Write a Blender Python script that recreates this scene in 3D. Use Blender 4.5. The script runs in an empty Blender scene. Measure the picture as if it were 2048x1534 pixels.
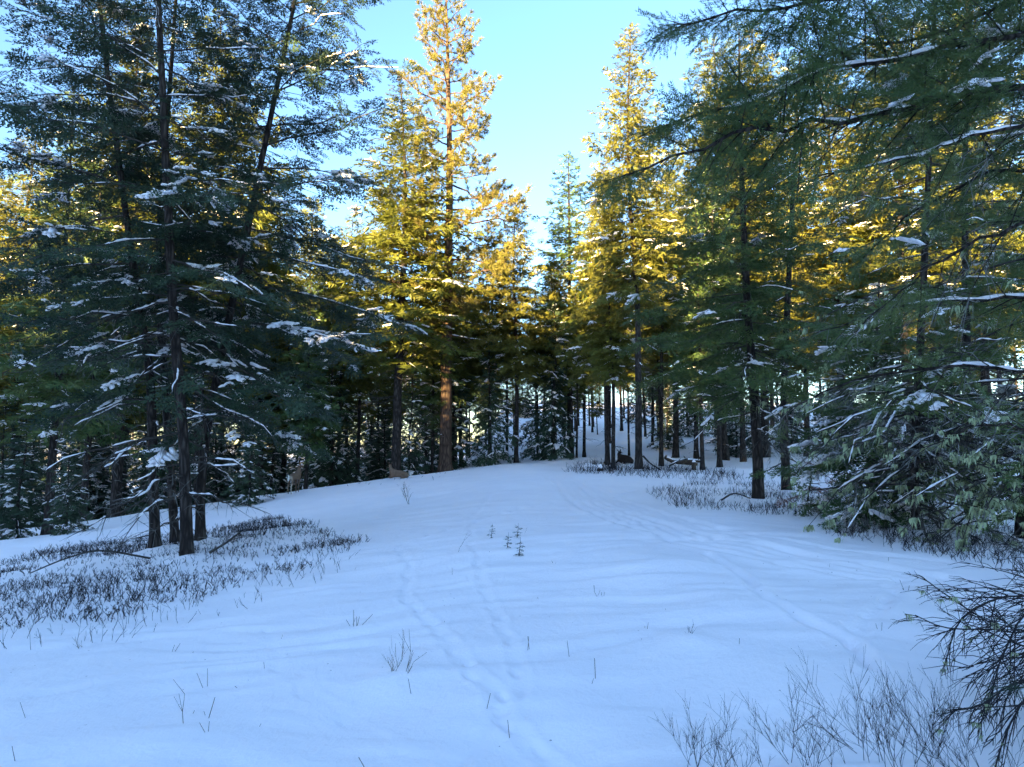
import bpy, math, random
import numpy as np
from mathutils import Vector

# ------------------------------------------------------------------ camera, sky, sun, exposure
SC = bpy.context.scene
COL = SC.collection
EYE = 1.7
PITCH = math.radians(5.15)
FPX = 1365.0
SUN_EL = math.radians(6.0)
SUN_AZ = math.radians(214.0)          # where the sun stands, clockwise from +Y: behind the camera, to its left
SUNDIR = np.array([math.sin(SUN_AZ), math.cos(SUN_AZ)])

cam = bpy.data.cameras.new('camera')
cam.lens = 24.0
cam.sensor_width = 36.0
cam.clip_start = 0.05
cam.clip_end = 3000
cam_o = bpy.data.objects.new('camera', cam)
cam_o.location = (0, 0, EYE)
cam_o.rotation_euler = (math.pi / 2 + PITCH, 0, 0)
COL.objects.link(cam_o)
SC.camera = cam_o

world = bpy.data.worlds.new('World')
SC.world = world
world.use_nodes = True
wn = world.node_tree
wn.nodes.clear()
w_out = wn.nodes.new('ShaderNodeOutputWorld')
w_bg = wn.nodes.new('ShaderNodeBackground')
w_sky = wn.nodes.new('ShaderNodeTexSky')
w_sky.sky_type = 'NISHITA'
w_sky.sun_disc = False
w_sky.sun_elevation = SUN_EL
w_sky.sun_rotation = SUN_AZ
w_sky.air_density = 0.85
w_sky.dust_density = 0.2
w_sky.ozone_density = 2.0
w_bg.inputs['Strength'].default_value = 0.066
w_tint = wn.nodes.new('ShaderNodeMix')            # the camera's cool white balance, the same over the whole sky
w_tint.data_type = 'RGBA'; w_tint.blend_type = 'MULTIPLY'; w_tint.inputs['Factor'].default_value = 1.0
w_tint.inputs['B'].default_value = (0.90, 0.96, 1.07, 1)
wn.links.new(w_sky.outputs[0], w_tint.inputs['A'])
wn.links.new(w_tint.outputs['Result'], w_bg.inputs['Color'])
wn.links.new(w_bg.outputs[0], w_out.inputs['Surface'])

sun = bpy.data.lights.new('sun', 'SUN')
sun.energy = 4.4
sun.angle = math.radians(0.5)
sun.color = (1.0, 0.76, 0.33)
sun_o = bpy.data.objects.new('sun', sun)
sv = Vector((-SUNDIR[0] * math.cos(SUN_EL), -SUNDIR[1] * math.cos(SUN_EL), -math.sin(SUN_EL)))
sun_o.rotation_euler = sv.to_track_quat('-Z', 'Y').to_euler()
sun_o.location = (-30, -40, 40)
COL.objects.link(sun_o)

SC.view_settings.view_transform = 'Standard'
SC.view_settings.look = 'None'
SC.view_settings.exposure = 3.88
SC.view_settings.gamma = 1.0
SC.render.engine = 'CYCLES'
SC.cycles.max_bounces = 4
SC.cycles.diffuse_bounces = 2
SC.cycles.use_adaptive_sampling = True
SC.cycles.adaptive_threshold = 0.04
SC.cycles.glossy_bounces = 1
SC.cycles.transmission_bounces = 2
SC.cycles.transparent_max_bounces = 4
SC.cycles.use_denoising = True

# ------------------------------------------------------------------ noise, ground height, pixel helpers
def hash2(ix, iy, seed):
    n = (ix.astype(np.int64) * 374761393 + iy.astype(np.int64) * 668265263 + seed * 974634777) & 0x7fffffff
    n = ((n ^ (n >> 13)) * 1274126177) & 0x7fffffff
    n = (n ^ (n >> 16)) & 0xffff
    return n / 65535.0

def vnoise(x, y, seed=0):
    x = np.asarray(x, float); y = np.asarray(y, float)
    ix = np.floor(x); iy = np.floor(y)
    fx = x - ix; fy = y - iy
    fx = fx * fx * fx * (fx * (fx * 6 - 15) + 10); fy = fy * fy * fy * (fy * (fy * 6 - 15) + 10)
    a = hash2(ix, iy, seed); b = hash2(ix + 1, iy, seed); c = hash2(ix, iy + 1, seed); d = hash2(ix + 1, iy + 1, seed)
    return (a * (1 - fx) + b * fx) * (1 - fy) + (c * (1 - fx) + d * fx) * fy - 0.5

def sstep(a, b, x):
    t = np.clip((np.asarray(x, float) - a) / (b - a), 0, 1)
    return t * t * (3 - 2 * t)

def base_h(x, y):
    x = np.asarray(x, float); y = np.asarray(y, float)
    z = 0.016 * np.clip(y, 0, 45)
    xs = np.clip(x, -40, 40)
    z = z - 0.12 * (0.5 * (np.sqrt(xs * xs + 4) - xs) - 1.0) * sstep(-2, 6, y)
    wl = sstep(-1.5, -9, x)                                   # the left side drops away past the crest
    yc = 37 + 0.35 * np.clip(x, -45, 0)
    z = z - wl * 0.16 * np.clip(y - yc, 0, 26)
    z = z + (1 - 0.45 * wl) * 0.085 * np.clip(y - 46, 0, 160)        # hillside far behind
    z = z + 0.10 * np.clip(-y - 14, 0, 60)                       # rise behind the camera
    return z

def soft_h(x, y):
    z = base_h(x, y)
    z = z + 0.16 * vnoise(x / 3.1, y / 3.6, 3) + 0.07 * vnoise(x / 1.2, y / 1.1, 5)
    z = z + 0.30 * vnoise(x / 8.0, y / 7.0, 8) * sstep(6, 20, y)
    return z

def ray(px, py):
    u = (px - 1024) / FPX; v = (767 - py) / FPX
    c, s = math.cos(PITCH), math.sin(PITCH)
    return np.array([u, c - v * s, s + v * c])

def gp(px, py):
    """where the line of sight through a photo pixel meets the ground"""
    d = ray(px, py)
    ts = np.concatenate([np.linspace(1, 12, 900), np.linspace(12, 140, 2600)])
    P = np.array([0, 0, EYE])[None] + ts[:, None] * d[None]
    g = soft_h(P[:, 0], P[:, 1])
    k = np.nonzero(P[:, 2] < g)[0]
    i = k[0] if len(k) else len(ts) - 1
    return np.array([P[i, 0], P[i, 1], g[i]])

def at(px, D):
    """ground point under photo column px at depth D"""
    x = (px - 1024) / FPX * D
    for _ in range(3):
        z = float(soft_h(x, D))
        x = (px - 1024) / FPX * (D * math.cos(PITCH) + (z - EYE) * math.sin(PITCH))
    return np.array([x, D, z])

def spot(px, py, D):
    d = ray(px, py)
    return np.array([0, 0, EYE]) + d * (D / d[1])

def top_z(py, D):
    d = ray(1024, py)
    return EYE + D * d[2] / d[1]

# ------------------------------------------------------------------ tags and mesh helpers
def tag(o, label=None, cat=None, group=None, kind=None):
    if label: o['label'] = label
    if cat: o['category'] = cat
    if group: o['group'] = group
    if kind: o['kind'] = kind
    return o

def empty(name, loc, rz=0.0):
    o = bpy.data.objects.new(name, None)
    o.empty_display_size = 0.3
    o.location = tuple(float(c) for c in loc)
    o.rotation_euler = (0, 0, rz)
    COL.objects.link(o)
    return o

STUFF_PARTS = {'snow_load', 'crown', 'needles', 'lichen', 'dead_twigs', 'branches'}   # joined: far too many and too small to pick apart
class MB:
    def __init__(self):
        self.v = []; self.t = []; self.q = []; self.n = 0
    def add(self, v, tris=None, quads=None):
        v = np.asarray(v, float).reshape(-1, 3)
        if tris is not None and len(tris): self.t.append(np.asarray(tris, np.int64).reshape(-1, 3) + self.n)
        if quads is not None and len(quads): self.q.append(np.asarray(quads, np.int64).reshape(-1, 4) + self.n)
        self.v.append(v); self.n += len(v)
    def mesh(self, name, mat, smooth=False):
        me = bpy.data.meshes.new(name)
        V = np.concatenate(self.v) if self.v else np.zeros((0, 3))
        T = np.concatenate(self.t) if self.t else np.zeros((0, 3), np.int64)
        Q = np.concatenate(self.q) if self.q else np.zeros((0, 4), np.int64)
        me.vertices.add(len(V)); me.vertices.foreach_set('co', V.astype(np.float32).ravel())
        nl = len(T) * 3 + len(Q) * 4
        me.loops.add(nl)
        me.loops.foreach_set('vertex_index', np.concatenate([T.ravel(), Q.ravel()]).astype(np.int32))
        me.polygons.add(len(T) + len(Q))
        ls = np.concatenate([np.arange(len(T)) * 3, len(T) * 3 + np.arange(len(Q)) * 4]).astype(np.int32)
        me.polygons.foreach_set('loop_start', ls)
        me.polygons.foreach_set('use_smooth', np.full(len(T) + len(Q), smooth))
        me.update(calc_edges=True)
        me.materials.append(mat)
        return me
    def build(self, name, mat, parent=None, smooth=False):
        if not self.v: return None
        o = bpy.data.objects.new(name, self.mesh(name, mat, smooth))
        COL.objects.link(o)
        if parent is not None: o.parent = parent
        if name in STUFF_PARTS: o['kind'] = 'stuff'
        return o

def nrm(a):
    return a / np.maximum(np.linalg.norm(a, axis=-1, keepdims=True), 1e-9)

def tubes(mb, P, R, S, cap=False):
    """P (B,K,3) paths, R (B,K) radii, S sides"""
    P = np.asarray(P, float); R = np.asarray(R, float)
    B, K, _ = P.shape
    T = np.empty_like(P)
    T[:, 1:-1] = P[:, 2:] - P[:, :-2]; T[:, 0] = P[:, 1] - P[:, 0]; T[:, -1] = P[:, -1] - P[:, -2]
    T = nrm(T)
    ref = np.where(np.abs(T[:, :1, 2:3]) > 0.85, np.array([1., 0, 0]), np.array([0, 0, 1.]))
    U = nrm(np.cross(T, np.broadcast_to(ref, T.shape))); W = np.cross(U, T)
    a = np.arange(S) * 2 * math.pi / S
    V = P[:, :, None] + R[:, :, None, None] * (np.cos(a)[None, None, :, None] * U[:, :, None] + np.sin(a)[None, None, :, None] * W[:, :, None])
    b = np.arange(B)[:, None, None] * K * S; k = np.arange(K - 1)[None, :, None] * S; s = np.arange(S)[None, None, :]; s2 = (s + 1) % S
    Q = np.stack([b + k + s, b + k + s2, b + k + S + s2, b + k + S + s], -1).reshape(-1, 4)
    mb.add(V.reshape(-1, 3), quads=Q)
    if cap:
        for e in (0, K - 1):
            for i in range(B):
                ring = V[i, e]
                c = ring.mean(0)
                tr = [[j, (j + 1) % S, S] if e else [(j + 1) % S, j, S] for j in range(S)]
                mb.add(np.vstack([ring, c]), tris=tr)

def place(mb, TV, TT, P, D, roll, scale):
    """copies of a template (x forward, z up) at points P along directions D"""
    P = np.asarray(P, float); D = nrm(np.asarray(D, float)); N = len(P)
    if N == 0: return
    up = np.where(np.abs(D[:, 2:3]) > 0.95, np.array([1., 0, 0]), np.array([0, 0, 1.]))
    Y = nrm(np.cross(up, D)); Z = np.cross(D, Y)
    c = np.cos(roll)[:, None]; s = np.sin(roll)[:, None]
    Y2 = Y * c + Z * s; Z2 = Z * c - Y * s
    M = np.stack([D, Y2, Z2], -1)
    sc = np.asarray(scale, float)
    if sc.ndim == 1: sc = np.repeat(sc[:, None], 3, 1)
    V = np.einsum('nij,nkj->nki', M, TV[None] * sc[:, None]) + P[:, None]
    F = TT[None] + (np.arange(N) * len(TV))[:, None, None]
    mb.add(V.reshape(-1, 3), tris=F.reshape(-1, 3))

# ------------------------------------------------------------------ materials
def new_mat(name):
    m = bpy.data.materials.new(name); m.use_nodes = True
    nt = m.node_tree; nt.nodes.clear()
    out = nt.nodes.new('ShaderNodeOutputMaterial')
    return m, nt, out

def noise_node(nt, scale, detail=4, vec=None, rough=0.6):
    n = nt.nodes.new('ShaderNodeTexNoise'); n.inputs['Scale'].default_value = scale; n.inputs['Detail'].default_value = detail
    n.inputs['Roughness'].default_value = rough
    if vec is not None: nt.links.new(vec, n.inputs['Vector'])
    return n

def ramp_node(nt, fac, stops):
    r = nt.nodes.new('ShaderNodeValToRGB')
    while len(r.color_ramp.elements) < len(stops): r.color_ramp.elements.new(0.5)
    for e, (p, c) in zip(r.color_ramp.elements, stops): e.position = p; e.color = (*c, 1)
    nt.links.new(fac, r.inputs['Fac'])
    return r

def mat_needles(name, c1, c2, c3, transl=0.22):
    m, nt, out = new_mat(name)
    geo = nt.nodes.new('ShaderNodeNewGeometry'); oi = nt.nodes.new('ShaderNodeObjectInfo')
    n = noise_node(nt, 1.7, 3, geo.outputs['Position'])
    add = nt.nodes.new('ShaderNodeMath'); add.operation = 'MULTIPLY_ADD'
    add.inputs[1].default_value = 0.35; nt.links.new(oi.outputs['Random'], add.inputs[0]); nt.links.new(n.outputs['Fac'], add.inputs[2])
    sub = nt.nodes.new('ShaderNodeMath'); sub.operation = 'MULTIPLY_ADD'; sub.inputs[1].default_value = 0.35
    nt.links.new(geo.outputs['Random Per Island'], sub.inputs[0]); nt.links.new(add.outputs[0], sub.inputs[2])
    r = ramp_node(nt, sub.outputs[0], [(0.35, c1), (0.75, c2), (1.1 if False else 1.0, c3)])
    b = nt.nodes.new('ShaderNodeBsdfPrincipled'); b.inputs['Roughness'].default_value = 0.55
    b.inputs['Specular IOR Level'].default_value = 0.25
    t = nt.nodes.new('ShaderNodeBsdfTranslucent'); mx = nt.nodes.new('ShaderNodeMixShader'); mx.inputs[0].default_value = transl
    nt.links.new(r.outputs[0], b.inputs['Base Color']); nt.links.new(r.outputs[0], t.inputs['Color'])
    nt.links.new(b.outputs[0], mx.inputs[1]); nt.links.new(t.outputs[0], mx.inputs[2]); nt.links.new(mx.outputs[0], out.inputs['Surface'])
    return m

def mat_bark(name, c1, c2, c3, bump=0.5, sc=9):
    m, nt, out = new_mat(name)
    tc = nt.nodes.new('ShaderNodeTexCoord'); mp = nt.nodes.new('ShaderNodeMapping')
    mp.inputs['Scale'].default_value = (1, 1, 0.22); nt.links.new(tc.outputs['Object'], mp.inputs['Vector'])
    n = noise_node(nt, sc, 6, mp.outputs[0], 0.65)
    v = nt.nodes.new('ShaderNodeTexVoronoi'); v.feature = 'DISTANCE_TO_EDGE'; v.inputs['Scale'].default_value = sc * 1.4; nt.links.new(mp.outputs[0], v.inputs['Vector'])
    mul = nt.nodes.new('ShaderNodeMath'); mul.operation = 'MULTIPLY_ADD'; mul.inputs[1].default_value = 1.2
    nt.links.new(v.outputs['Distance'], mul.inputs[0]); nt.links.new(n.outputs['Fac'], mul.inputs[2])
    r = ramp_node(nt, mul.outputs[0], [(0.35, c1), (0.65, c2), (0.95, c3)])
    b = nt.nodes.new('ShaderNodeBsdfPrincipled'); b.inputs['Roughness'].default_value = 0.9; b.inputs['Specular IOR Level'].default_value = 0.15
    bp = nt.nodes.new('ShaderNodeBump'); bp.inputs['Strength'].default_value = bump; bp.inputs['Distance'].default_value = 0.04
    nt.links.new(mul.outputs[0], bp.inputs['Height']); nt.links.new(bp.outputs[0], b.inputs['Normal'])
    nt.links.new(r.outputs[0], b.inputs['Base Color']); nt.links.new(b.outputs[0], out.inputs['Surface'])
    return m

def mat_plain(name, c, rough=0.8, var=0.25, sc=12.0, bump=0.0):
    m, nt, out = new_mat(name)
    tc = nt.nodes.new('ShaderNodeTexCoord'); n = noise_node(nt, sc, 4, tc.outputs['Object'])
    r = ramp_node(nt, n.outputs['Fac'], [(0.3, tuple(k * (1 - var) for k in c)), (0.7, tuple(min(1, k * (1 + var)) for k in c))])
    b = nt.nodes.new('ShaderNodeBsdfPrincipled'); b.inputs['Roughness'].default_value = rough; b.inputs['Specular IOR Level'].default_value = 0.2
    if bump:
        bp = nt.nodes.new('ShaderNodeBump'); bp.inputs['Strength'].default_value = bump; bp.inputs['Distance'].default_value = 0.02
        nt.links.new(n.outputs['Fac'], bp.inputs['Height']); nt.links.new(bp.outputs[0], b.inputs['Normal'])
    nt.links.new(r.outputs[0], b.inputs['Base Color']); nt.links.new(b.outputs[0], out.inputs['Surface'])
    return m

def mat_snow(name, fine=True):
    m, nt, out = new_mat(name)
    geo = nt.nodes.new('ShaderNodeNewGeometry')
    n1 = noise_node(nt, 0.8, 4, geo.outputs['Position']); n2 = noise_node(nt, 26.0 if not fine else 11.0, 8, geo.outputs['Position'], 0.72)
    r = ramp_node(nt, n1.outputs['Fac'], [(0.3, (0.91, 0.83, 0.83)), (0.7, (0.96, 0.88, 0.87))])
    b = nt.nodes.new('ShaderNodeBsdfPrincipled'); b.inputs['Roughness'].default_value = 0.65; b.inputs['Specular IOR Level'].default_value = 0.25
    bp = nt.nodes.new('ShaderNodeBump'); bp.inputs['Strength'].default_value = 0.55 if fine else 0.4; bp.inputs['Distance'].default_value = 0.035 if fine else 0.012
    nt.links.new(n2.outputs['Fac'], bp.inputs['Height']); nt.links.new(bp.outputs[0], b.inputs['Normal'])
    if fine:      # fallen needles and bark flakes lying on the snow
        vo = nt.nodes.new('ShaderNodeTexVoronoi'); vo.inputs['Scale'].default_value = 7.0; nt.links.new(geo.outputs['Position'], vo.inputs['Vector'])
        lt = nt.nodes.new('ShaderNodeMath'); lt.operation = 'LESS_THAN'; lt.inputs[1].default_value = 0.055; nt.links.new(vo.outputs['Distance'], lt.inputs[0])
        n3 = noise_node(nt, 0.45, 3, geo.outputs['Position']); gt = nt.nodes.new('ShaderNodeMath'); gt.operation = 'GREATER_THAN'; gt.inputs[1].default_value = 0.52; nt.links.new(n3.outputs['Fac'], gt.inputs[0])
        mu = nt.nodes.new('ShaderNodeMath'); mu.operation = 'MULTIPLY'; nt.links.new(lt.outputs[0], mu.inputs[0]); nt.links.new(gt.outputs[0], mu.inputs[1])
        mu2 = nt.nodes.new('ShaderNodeMath'); mu2.operation = 'MULTIPLY'; mu2.inputs[1].default_value = 0.6; nt.links.new(mu.outputs[0], mu2.inputs[0])
        mx = nt.nodes.new('ShaderNodeMix'); mx.data_type = 'RGBA'; nt.links.new(mu2.outputs[0], mx.inputs['Factor']); nt.links.new(r.outputs[0], mx.inputs['A']); mx.inputs['B'].default_value = (0.09, 0.07, 0.05, 1)
        nt.links.new(mx.outputs['Result'], b.inputs['Base Color'])
    else: nt.links.new(r.outputs[0], b.inputs['Base Color'])
    nt.links.new(b.outputs[0], out.inputs['Surface'])
    return m

M_GROUND = mat_snow('snow_ground_material')
M_SNOW = mat_snow('snow_load_material', False)
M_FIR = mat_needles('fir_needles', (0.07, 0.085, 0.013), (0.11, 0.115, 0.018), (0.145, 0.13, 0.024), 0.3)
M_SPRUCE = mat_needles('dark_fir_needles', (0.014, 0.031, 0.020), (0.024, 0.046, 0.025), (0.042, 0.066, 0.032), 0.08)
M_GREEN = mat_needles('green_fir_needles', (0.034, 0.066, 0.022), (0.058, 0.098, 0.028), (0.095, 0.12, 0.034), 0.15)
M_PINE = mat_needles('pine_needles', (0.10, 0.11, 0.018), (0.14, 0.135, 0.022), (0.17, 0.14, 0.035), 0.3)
M_RUST = mat_needles('dead_red_needles', (0.10, 0.028, 0.022), (0.15, 0.045, 0.035), (0.18, 0.07, 0.05))
M_BARK = mat_bark('fir_bark', (0.009, 0.007, 0.006), (0.028, 0.021, 0.018), (0.075, 0.06, 0.05), 1.0)
M_PBARK = mat_bark('pine_bark', (0.02, 0.012, 0.009), (0.075, 0.045, 0.032), (0.13, 0.085, 0.058), 0.7, 6)
M_TWIG = mat_plain('twig_wood', (0.05, 0.042, 0.036), 0.85, 0.35, 8)
M_GREYTWIG = mat_plain('grey_dead_twig', (0.17, 0.165, 0.15), 0.85, 0.4, 8)
M_SHRUB = mat_plain('shrub_stem', (0.022, 0.018, 0.020), 0.85, 0.35, 8)
M_STEM = mat_plain('dry_stem', (0.13, 0.10, 0.075), 0.85, 0.35, 8)
M_LICHEN = mat_plain('beard_lichen', (0.36, 0.40, 0.22), 0.9, 0.25, 6)
M_LOG = mat_bark('rotten_wood', (0.02, 0.014, 0.010), (0.06, 0.04, 0.028), (0.12, 0.08, 0.05), 0.8, 7)

# ------------------------------------------------------------------ ground: one snow sheet with tracks
def dist_path(X, Y, pts):
    """distance and running length to a polyline"""
    best = np.full(X.shape, 1e9); run = np.zeros(X.shape); side = np.zeros(X.shape); acc = 0.0
    for (a, b) in zip(pts[:-1], pts[1:]):
        d = b[:2] - a[:2]; L = float(np.hypot(*d)) + 1e-9
        t = np.clip(((X - a[0]) * d[0] + (Y - a[1]) * d[1]) / L ** 2, 0, 1)
        dx = X - a[0] - t * d[0]; dy = Y - a[1] - t * d[1]
        dd = np.hypot(dx, dy)
        m = dd < best
        best = np.where(m, dd, best); run = np.where(m, acc + t * L, run)
        side = np.where(m, np.sign(d[0] * dy - d[1] * dx), side)
        acc += L
    return best, run, side

PATHS = [  # photo pixels of the tracks, kind, half width, depth
    ([(985, 985), (945, 1035), (940, 1062), (952, 1110), (965, 1150), (985, 1215), (1020, 1290), (1045, 1340), (1040, 1372), (1012, 1415)], 'prints', 0.05, 0.026),
    ([(800, 1095), (818, 1150), (808, 1195), (860, 1250), (910, 1300), (945, 1345), (990, 1395), (1015, 1428), (1060, 1470), (1130, 1515)], 'prints', 0.055, 0.030),
    ([(935, 1048), (860, 1072), (800, 1092)], 'prints', 0.07, 0.035),
    ([(945, 1045), (1030, 1022), (1080, 1010), (1165, 1000), (1250, 985), (1300, 975)], 'prints', 0.10, 0.065),
    ([(1112, 952), (1165, 1000), (1260, 1040), (1400, 1085), (1600, 1122), (1900, 1165)], 'ski', 0.34, 0.045),
    ([(1175, 975), (1260, 1012), (1400, 1056), (1640, 1100), (1900, 1128)], 'ski', 0.26, 0.04),
    ([(1410, 1112), (1490, 1160), (1540, 1205), (1640, 1255), (1700, 1282), (1752, 1335)], 'trail', 0.055, 0.035),
    ([(1800, 1150), (1785, 1180), (1760, 1215), (1712, 1262), (1700, 1292), (1752, 1335)], 'prints', 0.07, 0.035),
    ([(1010, 1415), (960, 1460), (890, 1530)], 'trail', 0.05, 0.02),
    ([(540, 1250), (560, 1330), (640, 1400), (700, 1440), (800, 1500)], 'prints', 0.05, 0.008),
]
PATHW = [(np.array([gp(*p) for p in pts]), k, w, d) for pts, k, w, d in PATHS]
HUMPS = [(gp(1330, 1150), 0.75, 0.16), (gp(1440, 1200), 0.5, 0.07), (gp(905, 932), 1.2, 0.35), (gp(1000, 925), 1.0, 0.38),
         (gp(1175, 938), 0.55, 0.30), (gp(1380, 1285), 0.2, 0.05), (gp(785, 1360), 0.25, 0.05), (gp(1010, 1480), 0.35, -0.07), (gp(1130, 1495), 0.3, -0.06)]

HUMPS += [(at(px, D), 0.42, 0.10) for px, D in ((375, 12.6), (312, 13.6), (400, 14.2), (1517, 17.6), (1573, 20.5), (1834, 11.6), (2052, 10.4), (1277, 30), (890, 40))]

def full_h(X, Y):
    Z = soft_h(X, Y)
    near = np.clip(1.3 - Y / 40, 0.25, 1)
    wob = X + 0.5 * vnoise(X / 1.7, Y / 1.7, 21)
    Yw = Y + 0.9 * vnoise(X / 2.1, Y / 1.4, 22) + 0.25 * X * 0.3
    Z = Z + 0.044 * near * vnoise(wob / 1.8, Yw / 0.33, 31) + 0.026 * near * vnoise(wob / 0.7, Yw / 0.16, 33)
    Z = Z + 0.012 * vnoise(X / 0.25, Y / 0.25, 35)
    for c, r, h in HUMPS:
        Z = Z + h * np.exp(-((X - c[0]) ** 2 + (Y - c[1]) ** 2) / r ** 2)
    for pts, kind, w, d in PATHW:
        lo = pts[:, :2].min(0) - 1; hi = pts[:, :2].max(0) + 1
        m = (X > lo[0]) & (X < hi[0]) & (Y > lo[1]) & (Y < hi[1])
        if not m.any(): continue
        x = X[m]; y = Y[m]
        x = x + 0.07 * vnoise(x / 0.4, y / 0.4, 41); y = y + 0.07 * vnoise(x / 0.4, y / 0.4, 43)
        dd, run, side = dist_path(x, y, pts)
        if kind == 'prints':
            stp = np.floor(run / 0.36); amp = 0.25 + 1.1 * hash2(stp, stp * 0 + 3, 51)
            groove = np.exp(-(dd / w) ** 2) * 0.30
            off = 0.035 * np.where((np.floor(run / 0.36) % 2) > 0, 1, -1)
            ph = (run % 0.36) / 0.36 - 0.5 + 0.3 * (hash2(stp, stp * 0 + 5, 53) - 0.5)
            pr = amp * np.exp(-(((dd * side - off) / (0.65 * w)) ** 2 + (ph / 0.24) ** 2) ** 2)
            rim = np.exp(-((dd - w * 1.7) / (w * 0.6)) ** 2) * 0.2 * (1 + vnoise(x / 0.12, y / 0.12, 45))
            dz = -d * (groove + pr) + d * rim
        elif kind == 'ski':
            a = np.exp(-((dd - w) / 0.07) ** 2) + 0.7 * np.exp(-((dd - 0.3 * w) / 0.06) ** 2); b2 = np.exp(-((dd - w * 1.5) / 0.09) ** 2)
            dz = -d * a * (0.8 + 0.8 * vnoise(run / 0.4, side * 3, 47)) + 0.3 * d * b2
        else:
            dz = -d * np.exp(-(dd / w) ** 2) * (0.9 + vnoise(run / 0.3, run * 0, 49)) + 0.3 * d * np.exp(-((dd - 1.7 * w) / (0.6 * w)) ** 2)
        Z[m] += dz
    return Z

def build_ground():
    th = np.concatenate([np.linspace(-42, 42, 350), np.linspace(42, 318, 60)[1:-1]]) * math.pi / 180
    rr = np.concatenate([[0.4, 1.2, 2.2], np.geomspace(3.0, 62, 470), np.geomspace(62, 900, 50)[1:]])
    T, Rr = np.meshgrid(th, rr)
    X = np.sin(T) * Rr; Y = np.cos(T) * Rr
    Z = full_h(X, Y)
    nr, na = X.shape
    V = np.stack([X, Y, Z], -1).reshape(-1, 3)
    i = np.arange(nr - 1)[:, None] * na; j = np.arange(na)[None]; j2 = (j + 1) % na
    Q = np.stack([i + j, i + j2, i + na + j2, i + na + j], -1).reshape(-1, 4)[:, ::-1]
    mb = MB(); mb.add(V, quads=Q)
    c = np.vstack([V[:na], [[0, 0, float(soft_h(0., 0.))]]])
    mb.add(c, tris=[[(k + 1) % na, k, na] for k in range(na)])
    o = mb.build('snow_ground', M_GROUND, smooth=True)
    tag(o, kind='structure', label='rumpled snow-covered ground of the clearing and forest floor')

build_ground()

# ------------------------------------------------------------------ foliage templates
def ico_blob():
    rings, seg = 4, 5
    V = [[0, 0, 1]]
    for i in range(1, rings):
        a = math.pi * i / rings
        for k in range(seg):
            b = 2 * math.pi * (k + 0.5 * (i % 2)) / seg
            V.append([math.sin(a) * math.cos(b), math.sin(a) * math.sin(b), math.cos(a)])
    V.append([0, 0, -1]); T = []
    for k in range(seg): T.append([0, 1 + k, 1 + (k + 1) % seg])
    for i in range(rings - 2):
        s0 = 1 + i * seg; s1 = s0 + seg
        for k in range(seg):
            k2 = (k + 1) % seg
            T.append([s0 + k, s1 + k, s0 + k2]); T.append([s0 + k2, s1 + k, s1 + k2])
    L = len(V) - 1; s0 = 1 + (rings - 2) * seg
    for k in range(seg): T.append([L, s0 + (k + 1) % seg, s0 + k])
    return np.array(V, float), np.array(T)
BV, BT = ico_blob()

def twig_layout(rng, n):
    """a spray of unit length: list of (start, end) segments in a slightly drooping plane"""
    segs = []
    def axis(s): return np.array([s, 0.03 * math.sin(s * 5), -0.10 * s * s])
    segs.append((axis(0), axis(0.5))); segs.append((axis(0.5), axis(1.0)))
    for i in range(n):
        s = 0.08 + 0.84 * i / n
        for sd in (-1, 1):
            a = math.radians(rng.uniform(42, 62)); l = (0.46 * (1 - s) + 0.12) * rng.uniform(0.75, 1.15)
            p = axis(s + rng.uniform(-0.03, 0.03)); e = p + l * np.array([math.cos(a), sd * math.sin(a), rng.uniform(-0.28, 0.10)])
            segs.append((p, e))
    return segs

def spray(seed, n, step, width, length, zr=0.35):
    """needles along the twigs of a spray as slim triangles, sizes relative to spray length"""
    rng = random.Random(seed); V = []; T = []
    for p, e in twig_layout(rng, n):
        d = e - p; L = float(np.linalg.norm(d)); d = d / L
        lat = nrm(np.cross([0, 0, 1], d)); up = np.cross(d, lat)
        k = max(2, int(L / step))
        for i in range(k):
            q = p + d * L * (i + 0.5) / k
            for sd in (-1, 1):
                o = nrm(d * rng.uniform(0.5, 0.95) + lat * sd * rng.uniform(0.5, 0.9) + up * rng.uniform(-zr, zr * 1.3))
                ln = length * rng.uniform(0.7, 1.2); b = len(V)
                w = d * width * 0.5
                V += [q - w, q + w, q + o * ln]; T.append([b, b + 1, b + 2])
        b = len(V); o = d * length; w = lat * width * 0.5
        V += [e - w, e + w, e + o]; T.append([b, b + 1, b + 2])
    return np.array(V), np.array(T)

def blade_spray(seed, n, w):
    """far spray: one slim kinked blade per twig"""
    rng = random.Random(seed); V = []; T = []
    for p, e in twig_layout(rng, n):
        d = e - p; lat = nrm(np.cross([0, 0, 1], d)); up = nrm(np.cross(d, lat))
        a = rng.uniform(-0.9, 0.9); s = lat * math.cos(a) + up * math.sin(a)
        m = p + d * 0.45; b = len(V); ww = w * rng.uniform(0.7, 1.2)
        V += [p, m + s * ww, e + d * 0.15, m - s * ww * 0.9 + up * 0.01]; T += [[b, b + 1, b + 2], [b, b + 2, b + 3]]
    return np.array(V), np.array(T)

def tuft(seed, n=34):
    """pine tuft: long needles fanning from the shoot tip, unit needle length"""
    rng = random.Random(seed); V = []; T = []
    for i in range(n):
        a = rng.uniform(0, 2 * math.pi); c = rng.uniform(-0.15, 0.95); r = math.sqrt(max(0, 1 - c * c))
        d = np.array([c, r * math.cos(a), r * math.sin(a)]); q = np.array([rng.uniform(-0.7, 0.25), 0, 0])
        s = nrm(np.cross(d, [rng.uniform(-1, 1), rng.uniform(-1, 1), 1])) * 0.055
        b = len(V); V += [q - s, q + s, q + d * rng.uniform(0.75, 1.05)]; T.append([b, b + 1, b + 2])
    return np.array(V), np.array(T)

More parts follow.
